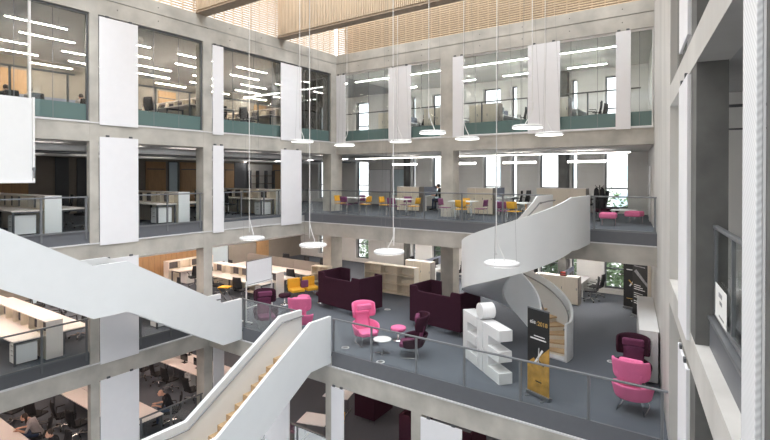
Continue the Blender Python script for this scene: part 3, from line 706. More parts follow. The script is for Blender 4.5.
RL = [(-14.37, 12.0, 3.26, 'white ring lamp hanging low beside the wide second floor panel', 1), (-11.34, 12.0, 3.25, 'white ring lamp hanging in front of the desk rows, left of the dark sofa booth', 1),
      (-8.29, 12.0, 3.29, 'white ring lamp above the cream bookcase', -1), (-4.8, 12.0, 3.30, 'white ring lamp in front of the spiral staircase', 1),
      (-14.38, 14.6, 6.95, 'white ring lamp in front of the upper left beam near the corner', 1), (-8.3, 14.6, 7.0, 'white ring lamp beside the top of the middle column', 1),
      (-5.05, 14.6, 7.0, 'larger looking ring lamp before the wide right back panel', -1), (-13.99, 16.8, 6.9, 'white ring lamp right in the far left corner', -1),
      (-11.04, 16.8, 6.94, 'white ring lamp under the wide left back panel', 1), (-8.08, 16.8, 6.93, 'white ring lamp right of the middle column', 1), (-5.06, 16.8, 6.94, 'white ring lamp low behind the larger one on the right', 1)]
for i, (x, y, z, lab, s) in enumerate(RL):
    o = put('ring', make_ring, (x, y, z), 0, lab, 'white ring pendant lamps')
for (x, y, z, lab, s), o in zip(RL, [q for q in C.objects if q.get('category') == 'pendant lamp']): cable(o, ZT-.1-z, s)

def make_line(L, m, w=.07, up=None):
    t = thing('linear_ceiling_lamp', '', 'ceiling lamp')
    MB().box(-L/2, L/2, -w/2, w/2, 0, .05).build('housing', FRAMEW, t)
    MB().box(-L/2+.01, L/2-.01, -w/2+.008, w/2-.008, -.012, 0).build('diffuser', m, t)
    if up: MB().box(-L/2+.01, L/2-.01, -w/2+.008, w/2-.008, .05, .058).build('added_uplight', up, t)  # added glowing strip, hidden on top, to brighten ceiling and room
    for s in (-1, 1): MB().tube([(s*L*.35, 0, .05), (s*L*.35, 0, .55)], .004, 4).build('suspension_wire', STEEL, t)
    return t
FLN = {0: 'ground floor', 1: 'first floor', 2: 'second floor', 3: 'top floor'}
for k, zc in ((0, F1-.93), (1, F2-.93), (2, F3-.93), (3, 10.66)):
    row = 0
    for x in ((-18.3, -22.0) if k == 2 else (-17.7, -19.3, -20.9, -22.5, -24.1) if k == 3 else (-18.3, -20.7, -23.1)):
        row += 1
        for i, y in enumerate((3.6, 6.4, 9.2, 12.0, 14.8, 17.6, 20.4)):
            put('line%d' % k, make_line, (x, y+(.9 if row % 2 == 0 else 0), zc-(.2 if k == 2 else .34)), PI/2, 'thin bright line lamp over the %s desks of the left wing' % FLN[k], 'line lamps of the left wing, '+FLN[k], L=1.7, m=LAMPS[k], w=.05 if k == 3 else .07, up=UPS[k] if k == 2 else None)
    xs = (-14.6, -11.2, -8.2, -5.2)
    for i, x in enumerate(xs):
        put('line2%d' % k, make_line, (x, 22.6, zc-(.5 if k == 2 else .34)), 0, 'thin line lamp over the %s at the back' % FLN[k], 'line lamps of the back wing, '+FLN[k], L=1.6, m=LAMPB[k], w=.045 if k == 3 else .07, up=UPB[k] if k == 2 else None)
    if k >= 1:
        o = make_line(13.0, LAMPL[k], .055); o.location = (-9.6, 20.25, zc-.22)
        o['label'] = 'very long continuous line lamp along the back wing, %s ceiling' % FLN[k]
        o = make_line(8.3, LAMPL[k], .055 if k == 3 else .09); o.location = (-20.8, 20.25, zc-.22)
        o['label'] = 'continuous line lamp crossing the left wing by the corner, %s ceiling' % FLN[k]
for k, y in enumerate((12.9, 16.2)):
    for x in (-12.5, -8.5, -4.5):
        put('line0', make_line, (x, y, F1-1.25), 0, 'thin bright line lamp under the balcony, ground floor', 'line lamps under the balcony')
for y in (4, 8.5): put('line2', make_line, W(sy(y), 2.0, F3-.95), PI/2, 'thin bright line lamp in the right wing', 'line lamps of the right wing')
# pipes and cable trays under the second and first floor ceilings
for k, (x, z, r) in enumerate(((-17.6, F3-1.12, .11), (-22.2, F3-1.15, .10), (-17.7, F2-1.12, .10), (-19.5, F3-1.2, .05))):
    t = thing('hanging_duct', ['pale round duct under the second floor ceiling near the railing', 'pale round duct deep in the second floor', 'pale round duct under the first floor ceiling', 'thin pipe under the second floor ceiling'][k], 'duct', (x, 0, z))
    MB().tube([(0, -5, 0), (0, 24, 0)], r, 12).build('pipe', FRAMEW if k != 3 else STEEL, t)
    for y in range(2, 24, 4): MB().tube([(0, y, r), (0, y, (F2 if k == 2 else F3)-.93-z)], .008, 5).build('hanger', STEEL, t)

# ------------------------------------------------------------------ furniture
def make_chair():
    t = thing('office_chair', '', 'chair')
    MB().prism([(-.24,-.24),(.24,-.24),(.25,.1),(.20,.22),(-.20,.22),(-.25,.1)], 'z', .41, .475).build('seat', BLACKF, t, bevel=.02)
    g = []
    for i in range(7):
        z = .52+.5*i/6; w = .225-.035*abs(i-2)/4; y = .235+.05*math.sin(i/6*2.2)+.04*i/6
        g.append([((x*w, y-.045*(x*x)+.0, z), (x*w, y-.045*(x*x)+.03, z)) for x in (-1,-.6,-.2,.2,.6,1)])
    o = MB().shell(g, 0).build('backrest', BLACKF, t); bm_fix(o)
    MB().tube([(0, .14, .42), (0, .27, .46), (0, .30, .62)], .022, 6).build('back_strut', BLACK, t)
    MB().tube([(0, 0, .12), (0, 0, .41)], .03, 8).build('gas_column', CHROME, t)
    for s in (-1, 1): MB().tube([(s*.25, .12, .44), (s*.30, .12, .50), (s*.30, .10, .66), (s*.30, -.14, .67)], .017, 6).build('armrest', BLACK, t)
    b = MB()
    for k in range(5):
        a = 2*PI*k/5+.3; x, y = math.cos(a), math.sin(a)
        b.bar((0, 0, .12), (x*.31, y*.31, .075), .04, .03)
        MB().tube([(x*.31-.02*y, y*.31+.02*x, .03), (x*.31+.02*y, y*.31-.02*x, .03)], .03, 8).build('caster', BLACK, t)
    b.build('star_base', CHROME, t)
    t.scale = (1.1, 1.1, 1.06)
    return t
def chair(x, y, z, face, label, group=None):
    """face: heading in degrees of where the sitter looks; 0 = towards -y"""
    return put('chair', make_chair, (x, y, z), R(face), label, group)
def make_spine(L, end=DESKW):
    t = thing('storage_spine', '', 'storage unit')
    h = 1.15; w = .22
    MB().box(-L, 0, -.02, .02, .74, h-.03).box(-L, 0, -w, w, .0, .70).build('carcass', CREAM, t)
    MB().box(-L, .0, -w-.01, w+.01, h-.03, h).build('top_board', DESKW, t)
    MB().box(0, .03, -w-.01, w+.01, 0, h+.005).build('end_panel', end, t)
    MB().box(-L-.03, -L, -w-.01, w+.01, 0, h+.005).build('end_panel', end, t)
    n = max(3, int(L/.62)); d = MB()
    for i in range(n+1):
        x = -L+L*i/n; MB().box(x-.012, x+.012, -w, w, .70, h-.03).build('divider', CREAM, t)
    for s in (-1, 1):
        for i in range(n):
            if i % 2 == (0 if s < 0 else 1) or i % 3 == 0:
                x = -L+L*(i+.5)/n; MB().box(x-.24, x+.24, s*.07-.02, s*.07+.02, .76, 1.08).build('felt_pad', GREYPAD, t)
    return t
def make_bench(L, D=.8, ends=STEEL):
    t = thing('bench_desk', '', 'desk')
    MB().box(-L, 0, 0, D, .70, .735).build('desk_top', DESKW, t)
    n = max(2, int(L/1.6)+1)
    for i in range(n):
        x = -.04-(L-.08)*i/(n-1)
        MB().box(x-.025, x+.025, .03, .08, 0, .70).box(x-.025, x+.025, D-.08, D-.03, 0, .70).box(x-.025, x+.025, .08, D-.08, .65, .70).build('leg_frame', KERBD, t)
    return t
def make_ped():
    t = thing('drawer_pedestal', '', 'drawer unit')
    MB().box(-.42, 0, 0, .56, .04, .60).build('body', WHITE, t, bevel=.006)
    for k, (a, b) in enumerate(((.05, .30), (.31, .44), (.45, .585))):
        o = MB().box(-.41, -.01, -.018, 0, a, b).build('drawer', WHITE, t)
        MB().box(-.27, -.15, -.03, -.018, b-.035, b-.02).build('handle', STEEL, o)
    for x in (-.36, -.06):
        for y in (.06, .5): MB().tube([(x-.015, y, .02), (x+.015, y, .02)], .02, 8).build('caster', BLACK, t)
    return t
def make_monitor():
    t = thing('computer_monitor', '', 'monitor')
    MB().box(-.27, .27, 0, .03, .12, .45).build('screen', SCREEN, t, bevel=.005)
    MB().box(-.03, .03, .03, .06, .01, .30).build('stand', BLACK, t)
    MB().box(-.12, .12, -.04, .12, 0, .012).build('foot', BLACK, t)
    return t
def monitor(x, y, z, rz, label, group=None): return put('monitor', make_monitor, (x, y, z), R(rz), label, group)
ORD = ('first', 'second', 'third', 'fourth')
def island(yc, z, L, where, chairs_near=(), chairs_far=(), ped=True, key='', end=DESKW):
    put('spine%.1f%s' % (L, key), make_spine, (-16.98, yc, z), 0, 'cream storage spine between desks, '+where, 'storage spines between desks', L=L, end=end)
    put('bench%.1f' % L, make_bench, (-17.05, yc-.24-.80, z), 0, 'white bench desk, near side, '+where, 'bench desks of the left wing', L=L-.05)
    put('bench%.1f' % L, make_bench, (-17.05, yc+.24, z), 0, 'white bench desk, far side, '+where, 'bench desks of the left wing')
    if ped:
        put('ped', make_ped, (-17.14, yc-.95, z), 0, 'white drawer pedestal by the railing, '+where, 'white drawer pedestals')
    for i, x in enumerate(chairs_near): chair(x, yc-1.36, z, 180+(-1)**i*14, 'black office chair, near side, %s from the edge, %s' % (ORD[i], where), 'office chairs of the left wing')
    for i, x in enumerate(chairs_far): chair(x, yc+1.36, z, (-1)**i*16, 'black office chair, far side, %s from the edge, %s' % (ORD[i], where), 'office chairs of the left wing')
island(6.53, F2, 5.0, 'second floor left of the first column', (-19.0, -20.9), (-17.9, -19.8), key='w', end=WHITE)
island(10.93, F2, 5.0, 'second floor between the first two columns', (-18.9, -20.7), (-18.0, -19.9), key='w', end=WHITE)
island(15.77, F2, 5.0, 'second floor near the left corner', (-18.9, -20.8), (-17.9, -20.0), key='w', end=WHITE)
island(6.55, F1, 6.5, 'first floor below the white landing', (-18.9, -20.9), (-18.4, -20.3, -22.2))
island(10.9, F1, 4.6, 'first floor behind the white staircase', (-18.6, -20.2), (-17.8, -20.0))
island(15.77, F1, 4.6, 'first floor by the mobile whiteboard', (-18.0, -19.75), (), key='w2')
# taller unit by the oak wall and the row with grey screens
t = put('spineB', make_spine, (-23.9, 17.0, F1), PI/2, 'cream storage spine along the oak wall on the first floor', L=2.6)
put('benchB', make_bench, (-23.62, 16.5, F1), PI/2, 'white bench desk beside the storage spine at the oak wall', L=2.5, D=.8).location = (-23.65+0.0, 16.5, F1)
FIRST['benchB'].rotation_euler = (0, 0, -PI/2); FIRST['benchB'].location = (-23.6, 14.45, F1)
chair(-22.2, 14.9, F1, 255, 'black office chair at the desk by the oak wall, nearer one'); chair(-22.2, 16.2, F1, 280, 'black office chair at the desk by the oak wall, farther one')
put('ped', make_ped, (-22.85, 15.3, F1), PI/2, 'beige drawer pedestal between chairs at the oak wall desk')
def make_screen(L):
    t = thing('desk_screen', '', 'desk screen')
    n = int(L/1.4)
    for i in range(n): MB().box(-L*(i+1)/n+.01, -L*i/n-.01, -.02, .02, .74, 1.22).build('felt_panel', GREYSC, t, bevel=.008)
    MB().box(-L, 0, -.01, .01, .70, .74).build('rail', STEEL, t)
    return t
put('benchD', make_bench, (-16.9, 17.55, F1), 0, 'white bench desk in front of the grey felt screens', L=5.6)
put('benchD', make_bench, (-16.9, 18.43, F1), 0, 'white bench desk behind the grey felt screens')
put('screenD', make_screen, (-16.92, 18.39, F1), 0, 'row of grey felt desk screens in the desk rows', L=5.5)
for i, x in enumerate((-17.5, -18.9, -20.4, -21.9)): chair(x, 17.18, F1, 180+(-1)**i*12, 'black office chair in the row before grey felt screens, %s from the column' % ('first', 'second', 'third', 'fourth')[i], 'office chairs before the felt screens')
for i, x in enumerate((-18.1, -19.5, -21)): chair(x, 19.75, F1, (-1)**i*12, 'black office chair behind the grey felt screens, %s from the column' % ('first', 'second', 'third')[i], 'office chairs behind the felt screens')
put('ped', make_ped, (-18.16, 17.72, F1), 0, 'white drawer pedestal under the desk with grey felt screens')
# first floor bookcases
def make_bookcase(L, H, nx, nz, D=.4):
    t = thing('bookcase', '', 'bookcase')
    MB().box(0, L, D-.02, D, 0, H).build('back_panel', CREAM, t)
    for i in range(nx+1):
        x = (L-.03)*i/nx; MB().box(x, x+.03, 0, D-.02, .05, H-.03).build('upright', CREAM, t)
    for j in range(nz+1):
        z = .05+(H-.08)*j/nz; MB().box(0, L, .0, D-.02, z-.0, z+.03).build('shelf', CREAM, t)
    MB().box(.0, L, .03, D-.03, 0, .05).build('plinth', CREAM, t)
    return t
put('bookA', make_bookcase, (-14.75, 19.25, F1), 0, 'empty cream bookcase with nine compartments behind the dark sofa booths', L=2.85, H=1.33, nx=3, nz=3)
put('bookB', make_bookcase, (-17.35, 18.25, F1), R(8), 'small cream bookcase unit left of the first sofa booth', L=.0+.95, H=1.2, nx=2, nz=3)
FIRST['bookB'].location = (-16.75, 17.6, F1)

# cabinets with desks behind them, along the back windows
def make_cabinet(L, H=1.2, n=3):
    t = thing('storage_cabinet', '', 'cabinet')
    MB().box(0, L, .02, .45, .04, H-.03).build('body', CREAM, t)
    MB().box(-.01, L+.01, 0, .46, H-.03, H).build('top_board', DESKW, t)
    MB().box(.02, L-.02, .04, .43, 0, .04).build('plinth', KERBD, t)
    MB().box(L, L+.025, 0, .46, 0, H).build('side_panel', GREYSC, t)
    for i in range(n):
        o = MB().box(L*i/n+.005, L*(i+1)/n-.005, 0, .02, .05, H-.04).build('door', CREAM, t)
        MB().box(L*(i+1)/n-.07, L*(i+1)/n-.05, -.015, 0, H*.55, H*.55+.1).build('handle', STEEL, o)
    return t
def make_longdesk(L, D=1.5):
    t = thing('double_desk', '', 'desk')
    MB().box(-D/2, D/2, 0, L, .70, .735).build('desk_top', WHITE, t)
    MB().box(-.02, .02, .05, L-.05, .735, 1.18).build('screen', BLUESC, t)
    for y in (.1, L/2, L-.1):
        MB().box(-D/2+.03, D/2-.03, y-.025, y+.025, .64, .70).box(-D/2+.03, -D/2+.08, y-.025, y+.025, 0, .64).box(D/2-.08, D/2-.03, y-.025, y+.025, 0, .64).build('leg_frame', FRAMEW, t)
    return t
CL = [(1, -7.25, 22.0, 1.85, 'behind the spiral staircase'), (1, -13.9, 21.6, 1.5, 'behind the cream bookcase'),
      (2, -13.95, 20.9, 1.3, 'behind the second table'), (2, -10.05, 20.9, 1.25, 'right of the middle column'), (2, -7.35, 22.5, 2.15, 'behind the spiral stair head'),
      (3, -14.9, 20.6, 1.0, 'behind the narrow corner panel'), (3, -12.2, 20.6, 1.2, 'left of the middle column'), (3, -9.9, 20.8, 1.4, 'in the large back window'), (3, -6.5, 20.8, 1.0, 'in the right back window')]
for k, x, y, L, wh in CL:
    z = (F0, F1, F2, F3)[k]
    put('cab%.2f' % L, make_cabinet, (x, y, z), 0, 'cream storage cabinet on the %s %s' % (FLN[k], wh), 'cream cabinets of the back wing', L=L, H=1.2 if k != 2 else 1.22)
    put('ldesk', make_longdesk, (x+L/2, y+.5, z), 0, 'white double desk with screen, %s %s' % (FLN[k], wh), 'double desks of the back wing', L=2.5)
    for i, (dx, dy, f) in enumerate(((1.17, .75, 285), (1.2, 1.75, 262), (-1.15, 1.3, 90))):
        if i == 2 and not (k == 1 or (k == 2 and x < -13)): continue
        chair(x+L/2+dx, y+.5+dy, z, f, 'black office chair %s, %s %s' % (('right side near', 'right side far', 'left side')[i], FLN[k], wh), 'office chairs of the back wing')
    if k != 2: monitor(x+L/2+.35, y+1.3, z+.738, 90, 'black monitor on the double desk, %s %s' % (FLN[k], wh), 'monitors of the back wing')
t = thing('letter_tray', 'small red and black tray on the cream cabinet behind the spiral stair', 'tray', (-6.05, 22.2, 1.2))
MB().box(-.13, .13, -.1, .1, 0, .02).box(-.13, -.115, -.1, .1, 0, .2).box(.115, .13, -.1, .1, 0, .2).box(-.13, .13, -.1, .1, .1, .115).build('tray_frame', BLACK, t)
MB().box(-.11, .11, -.09, .09, .02, .06).box(-.11, .11, -.09, .09, .115, .16).build('folders', RED, t)
# long white cabinet along the right wall
t = thing('low_cabinet', 'long white cabinet along the concrete wall on the right', 'cabinet', W(sy(14.9), -.02, 0), math.atan2(e_.y, e_.x))
MB().box(0, 4.2, .03, .46, .05, 1.39).build('body', WHITE, t); MB().box(-.01, 4.22, 0, .48, 1.39, 1.42).build('top_board', FRAMEW, t, bevel=.004)
for i in range(5): MB().box(.84*i+.01, .84*(i+1)-.01, .46, .475, .06, 1.38).build('door', WHITE, t)
mb = MB(); wbox(mb, sy(20.6), sy(20.9), -.12, -.01, 0, 2.88); struct('trim_timber_post', mb, CREAM, 'pale timber door lining at the far right wall', 'trim')
mb = MB(); wbox(mb, sy(21.5), sy(22.5), -.04, -.002, F2, F2+2.15); o = struct('door_20', mb, FRAMEW, 'pale door in the right wall of the second floor', 'door')
wbox(MB(), sy(21.6), sy(21.7), -.1, -.04, F2+1, F2+1.03).build('handle', STEEL, o)

# sofa booths
def make_booth():
    t = thing('sofa_booth', '', 'sofa booth')
    w, d, h, k = 1.27, .66, 1.52, .09
    P = [(-w, .19), (w, .19), (w, h), (.82, h), (.76, h-.17), (-.82, h-.17), (-.90, h), (-w, h)]
    MB().prism(P, 'y', -d, -d+k).build('front_panel', PLUM, t, bevel=.02)
    for s in (-1, 1):
        MB().prism([(-d+k, .19), (d, .19), (d, h), (-d+k, h)], 'x', s*w-(k if s > 0 else 0), s*w+(k if s < 0 else 0)).build('side_panel', PLUM, t, bevel=.02)
        x0, x1 = (-w+k, -w+.62) if s < 0 else (w-.40, w-k)
        MB().box(x0, x1, d-k, d, .16, h).build('rear_panel', PLUM, t, bevel=.02)
        MB().box(s*w-s*k, s*.45, -d+k, d-k-.02, .18, .46).build('seat_cushion', PLUM, t, bevel=.04)
    f = [(-1.15, -.55), (-.45, -.55), (.45, -.55), (1.15, -.55), (-1.15, .55), (1.15, .55)]
    for x, y in f: MB().tube([(x, y, 0), (x, y, .2)], .022, 8).build('leg', CHROME, t)
    return t
put('booth', make_booth, (-13.07, 16.03, F1), R(-8), 'dark plum high sided sofa booth on the left, before the cream bookcase', 'plum sofa booths')
put('booth', make_booth, (-8.63, 16.08, F1), R(-7), 'dark plum high sided sofa booth behind the white letters', 'plum sofa booths').scale = (.885, 1, 1)
put('booth', make_booth, (-11.42, 15.5, F0), R(2), 'dark plum high seat on the lowest floor, under the balcony beam').scale = (.36, 1.0, .92)
put('booth', make_booth, (-7.75, 14.3, F0), R(4), 'dark plum sofa booth mostly hidden by the bottom concrete column', 'plum sofa booths')

# wing armchairs
def arc(r, a0, a1, n, yc=0, rx=1.0):
    return [(r*rx*math.sin(a0+(a1-a0)*i/n), yc+r*math.cos(a0+(a1-a0)*i/n)) for i in range(n+1)]
def make_wing(m, mi):
    """a tall lounge chair: low tub, narrow back, curved head shell; looks towards -y"""
    t = thing('wing_armchair', '', 'armchair')
    # tub
    g = []; n = 18; A = R(128)
    for j in range(6):
        u = j/5; row = []
        for i in range(n+1):
            a = -A+2*A*i/n; f = abs(a)/A
            top = .74-.16*f*f; z = .33+(top-.33)*u; r = .30+.065*u
            yo = .02+.10*u*(1-f)
            x, y = r*1.04*math.sin(a), r*math.cos(a)*.96+yo
            xo, yo2 = (r+.05)*1.04*math.sin(a), (r+.05)*math.cos(a)*.96+yo
            row.append(((x, y, z), (xo, yo2, z)))
        g.append(row)
    o = MB().shell(g, 0).build('tub_shell', m, t); bm_fix(o); o.modifiers.new('smooth', 'SUBSURF').levels = 1; o.modifiers['smooth'].render_levels = 1
    # head shell
    g = []; A = R(98)
    for j in range(8):
        u = j/7; row = []; z0 = .80+.56*u
        wid = A*(.80+.20*math.sin(min(1, u*1.6)*PI/2))
        for i in range(n+1):
            a = -wid+2*wid*i/n; f = abs(a)/wid
            z = z0-.05*f*f*(1 if u > .5 else -1.6); r = .30
            yb = .10+.14*u
            row.append(((r*1.08*math.sin(a), r*math.cos(a)*.9+yb, z), ((r+.05)*1.08*math.sin(a), (r+.05)*math.cos(a)*.9+yb, z)))
        g.append(row)
    o = MB().shell(g, 0).build('head_shell', m, t); bm_fix(o); o.modifiers.new('smooth', 'SUBSURF').levels = 1; o.modifiers['smooth'].render_levels = 1
    # narrow back
    g = []
    for j in range(7):
        u = j/6; z = .42+.60*u; y = .24+.10*u; w = .25-.025*math.sin(u*PI)
        g.append([((w*s, y-.035*(1-s*s), z), (w*s, y+.07, z)) for s in (-1, -.5, 0, .5, 1)])
    o = MB().shell(g, 0).build('back_pad', mi, t); bm_fix(o)
    MB().box(-.24, .24, .13, .26, 1.10, 1.30).build('head_pillow', mi, t, bevel=.05, seg=3)
    MB().prism([(-.25, -.30), (.25, -.30), (.29, -.05), (.25, .24), (-.25, .24), (-.29, -.05)], 'z', .33, .47).build('seat_cushion', mi, t, bevel=.045, seg=3)
    for s in (-1, 1):
        MB().tube([(s*.20, -.22, .34), (s*.27, -.30, .02), (s*.27, .26, .02), (s*.20, .18, .34)], .012, 6).build('sled_frame', CHROME, t)
    return t
put('wingp', make_wing, (-9.90, 13.02, F1), R(60), 'pink wing armchair facing the small round white table', 'pink wing armchairs', m=PINK, mi=PINK)
put('wingd', make_wing, (-8.14, 12.96, F1), R(-62), 'dark plum wing armchair turned left beside the pink stool', 'plum wing armchairs', m=PLUM, mi=PLUML)
put('wingp', make_wing, (-12.62, 12.72, F1), R(215), 'pink wing armchair seen from behind, left of the wooden stair head', 'pink wing armchairs')
put('wingd', make_wing, (-14.03, 12.36, F1), R(60), 'dark plum wing armchair behind the railing on the left', 'plum wing armchairs')
put('wingd', make_wing, (-2.12, 14.2, F1), R(4), 'dark plum wing armchair facing forward by the long white cabinet', 'plum wing armchairs')
put('wingp', make_wing, (-1.92, 13.0, F1), R(176), 'pink wing armchair seen from behind at the right end of the balcony', 'pink wing armchairs')
for _o in C.objects:
    if _o.get('category') == 'armchair': _o.scale = (1.10, 1.10, .98)
def make_pouf(m):
    t = thing('round_stool', '', 'stool')
    MB().lathe([(0, .32), (.20, .32), (.25, .35), (.265, .40), (.25, .45), (.20, .47), (0, .475)], n=28).build('seat_pad', m, t)
    MB().lathe([(.0, 0), (.19, 0), (.19, .015), (.035, .03), (.03, .33)], n=20).build('pedestal', CHROME, t)
    return t
put('poufp', make_pouf, (-9.25, 13.95, F1), 0, 'pink round stool between the pink and the plum armchair', m=PINK)
put('poufp', make_pouf, (-14.95, 15.25, F1), 0, 'pink round stool in front of the yellow seats')
put('poufd', make_pouf, (-15.85, 15.0, F1), 0, 'dark plum round stool beside the mobile whiteboard', m=PLUM)
put('poufd', make_pouf, (-14.75, 16.15, F1), 0, 'plum round stool close to the left sofa booth')
t = thing('round_table', 'small round white table before the pink armchair', 'table', (-8.97, 12.62, F1))
MB().lathe([(0, .435), (.28, .435), (.285, .45), (.28, .46), (0, .46)], n=36).build('table_top', WHITE, t)
MB().tube([(0, 0, .02), (0, 0, .435)], .018, 8).build('column', CHROME, t)
b = MB()
for k in range(4): a = PI/2*k+.5; b.bar((0, 0, .02), (.24*math.cos(a), .24*math.sin(a), .01), .025, .015)
b.build('cross_base', CHROME, t)
# yellow seats
def make_yseat():
    t = thing('lounge_seat', '', 'lounge seat')
    MB().box(-.31, .31, -.30, .30, .30, .45).build('seat_cushion', YELLOW, t, bevel=.05)
    MB().box(-.31, .31, .24, .38, .42, .86).build('backrest', YELLOW, t, bevel=.05)
    for x in (-.25, .25): MB().tube([(x, -.25, .3), (x, -.25, .01), (x, .3, .01), (x, .3, .3)], .012, 6).build('sled_frame', CHROME, t)
    return t
put('yseat', make_yseat, (-16.3, 16.15, F1), R(62), 'yellow low lounge seat, left one of two before the desk rows', 'yellow lounge seats')
FIRST['yseat'].location = (-16.25, 16.1, F1); FIRST['yseat'].rotation_euler = (0, 0, R(68))
put('yseat', make_yseat, (-15.98, 16.78, F1), R(68), 'yellow low lounge seat, right one next to the sofa booth', 'yellow lounge seats')
t = thing('scatter_cushion', 'purple cushion leaning between the yellow lounge seats', 'cushion', (-15.98, 16.36, F1+.47), R(68))
MB().box(-.18, .18, -.05, .05, 0, .34).build('cushion_cover', PURPLE, t, bevel=.045)
# mobile whiteboard
t = thing('mobile_whiteboard', 'white board on a wheeled steel stand behind the left railing', 'whiteboard', (-15.05, 12.92, F1), R(96))
MB().box(-.68, .68, -.012, .012, 1.45, 2.32).build('board', BOARD, t)
MB().box(-.70, .70, -.018, .018, 1.43, 1.455).box(-.70, .70, -.018, .018, 2.315, 2.34).box(-.70, -.675, -.018, .018, 1.43, 2.34).box(.675, .70, -.018, .018, 1.43, 2.34).build('frame', STEEL, t)
MB().box(-.68, .68, -.09, -.018, 1.40, 1.43).build('pen_tray', FRAMEW, t)
for s in (-1, 1): MB().box(s*.70-.02, s*.70+.02, -.02, .02, .08, 1.6).box(s*.70-.025, s*.70+.025, -.3, .3, .05, .09).build('leg', FRAMEW, t)
MB().box(-.70, .70, -.015, .015, .55, .59).build('cross_bar', FRAMEW, t)
for s in (-1, 1):
    for y in (-.28, .28): MB().tube([(s*.7-.02, y, .03), (s*.7+.02, y, .03)], .03, 8).build('caster', BLACK, t)
t = thing('folding_trolley', 'small folding frame with a yellow pad beside the concrete column', 'trolley', (-18.4, 13.85, F1), R(20))
for s in (-1, 1): MB().bar((-.22, s*.2, .03), (.22, s*.2, .62), .025).bar((.22, s*.2, .03), (-.22, s*.2, .62), .025).build('scissor_frame', CHROME, t)
MB().box(-.25, .25, -.22, .22, .62, .67).build('pad', YELLOW, t, bevel=.02)

# the three white letters
D_ = math.atan2(-.632, .775)
def letter(name, label, u):
    t = thing(name, label, 'letter sculpture', (-6.80+.775*u, 13.88-.632*u, F1), D_, 'white letter sculptures')
    return t
LD = .40
for u, lab in ((-.02, 'white freestanding capital letter E, the farther one on the left'), (1.31, 'white freestanding capital letter E, the nearer one on the right')):
    t = letter('letter_sculpture', lab, u); s = .94
    MB().prism([(0, 0), (s, 0), (s, .30), (.30, .30), (.30, .575), (s*.97, .575), (s*.97, .865), (.30, .865), (.30, 1.14), (s, 1.14), (s, 1.44), (0, 1.44)], 'y', 0, LD).build('letter_body', WHITE, t, bevel=.008)
t = letter('letter_sculpture', 'white freestanding small letter i between the two capitals', .95)
MB().box(0, .32, 0, LD, 0, 1.43).build('stem', WHITE, t, bevel=.008)
mb = MB(); n = 36
ring = [(.16+.23*math.cos(2*PI*k/n), 1.68+.23*math.sin(2*PI*k/n)) for k in range(n)]
mb.prism(ring, 'y', 0, LD); mb.build('dot', WHITE, t, bevel=.008)

# roll-up banners
def banner(x, y, rz, w, h, label, kind):
    t = thing('roll_up_banner', label, 'banner', (x, y, F1), rz, 'roll up banners')
    MB().box(-w/2-.02, w/2+.02, -.06, .06, .015, .10).build('base_case', STEEL, t, bevel=.01)
    for s in (-1, 1): MB().box(s*w*.35-.03, s*w*.35+.03, -.20, .20, 0, .015).build('foot', STEEL, t)
    MB().tube([(0, .05, .1), (0, .05, h)], .01, 6).build('support_pole', STEEL, t)
    MB().box(-w/2, w/2, -.012, .012, h-.01, h+.02).build('top_rail', STEEL, t)
    z0 = .10; P = lambda a, b, c, d: MB().box(a, b, -.008, -.0065, c, d)
    MB().box(-w/2, w/2, -.006, .0, z0, h).build('printed_sheet', BNBLK, t)
    T = lambda X, Z: Matrix.Translation((X, -.0075, Z)) @ Matrix.Rotation(PI/2, 4, 'X')
    if kind == 'gold':
        g = MB(); g.prism([(-w/2, z0), (w/2, z0), (w/2, h*.60), (w*.16, h*.50), (-w*.1, h*.40), (-w*.2, h*.44), (-w/2, h*.36)], 'y', -.0075, -.0065); g.build('gold_field', BNGOLD, t)
        text_part('eie', .155, WHITET, t, T(-w*.25, h*.83)); text_part(':2018', .155, GOLDT, t, T(w*.17, h*.82))
        g = MB(); g.box(-w*.36, w*.36, -.008, -.0065, h*.655, h*.67); g.box(-w*.2, w*.3, -.008, -.0065, h*.69, h*.70).build('print_line', WHITET, t)
        x = MB(); x.bar((-w*.16, -.010, h*.38), (w*.20, -.010, h*.55), .006, .05); x.bar((w*.02, -.010, h*.38), (w*.05, -.010, h*.57), .006, .06); x.build('white_mark', WHITET, t)
        x = MB(); x.bar((w*.26, -.010, h*.37), (-w*.28, -.010, h*.50), .006, .025); x.build('black_mark', BLACK, t)
        MB().box(-w*.12, w*.16, -.009, -.0076, h*.17, h*.185).build('print_line', BNBLK, t)
    elif kind == 'x':
        text_part('eie', .13, WHITET, t, T(-w*.2, h*.84)); MB().box(-.0, w*.34, -.008, -.0065, h*.845, h*.87).build('print_bar', GREYT, t)
        MB().box(-w*.3, w*.34, -.008, -.0065, h*.71, h*.725).build('print_line', WHITET, t)
        x = MB(); x.bar((-w*.1, -.010, h*.42), (w*.22, -.010, h*.54), .006, .05); x.build('white_mark', WHITET, t)
        x = MB(); x.bar((-w*.14, -.011, h*.53), (w*.24, -.011, h*.42), .006, .04); x.build('gold_mark', GOLDT, t)
        MB().box(-w*.3, w*.34, -.008, -.0065, h*.19, h*.20).build('print_line', GOLDT, t); MB().box(-w*.0, w*.2, -.008, -.0065, h*.15, h*.16).build('print_line', WHITET, t)
    else:
        MB().box(-w*.4, w*.3, -.008, -.0065, h*.89, h*.905).build('print_line', GREYT, t)
        g = MB(); g.prism([(-w*.4, h*.80), (-w*.25, h*.84), (w*.5, h*.62), (w*.5, h*.56)], 'y', -.0075, -.0065); g.build('print_image', GREYT, t)
        x = MB()
        for i in range(10): x.box(-w*.4, w*(.02+.14*((i*7) % 3)), -.008, -.0065, h*(.56-.035*i), h*(.572-.035*i)) if i not in (3, 7) else None
        x.build('print_lines', WHITET, t)
    return t
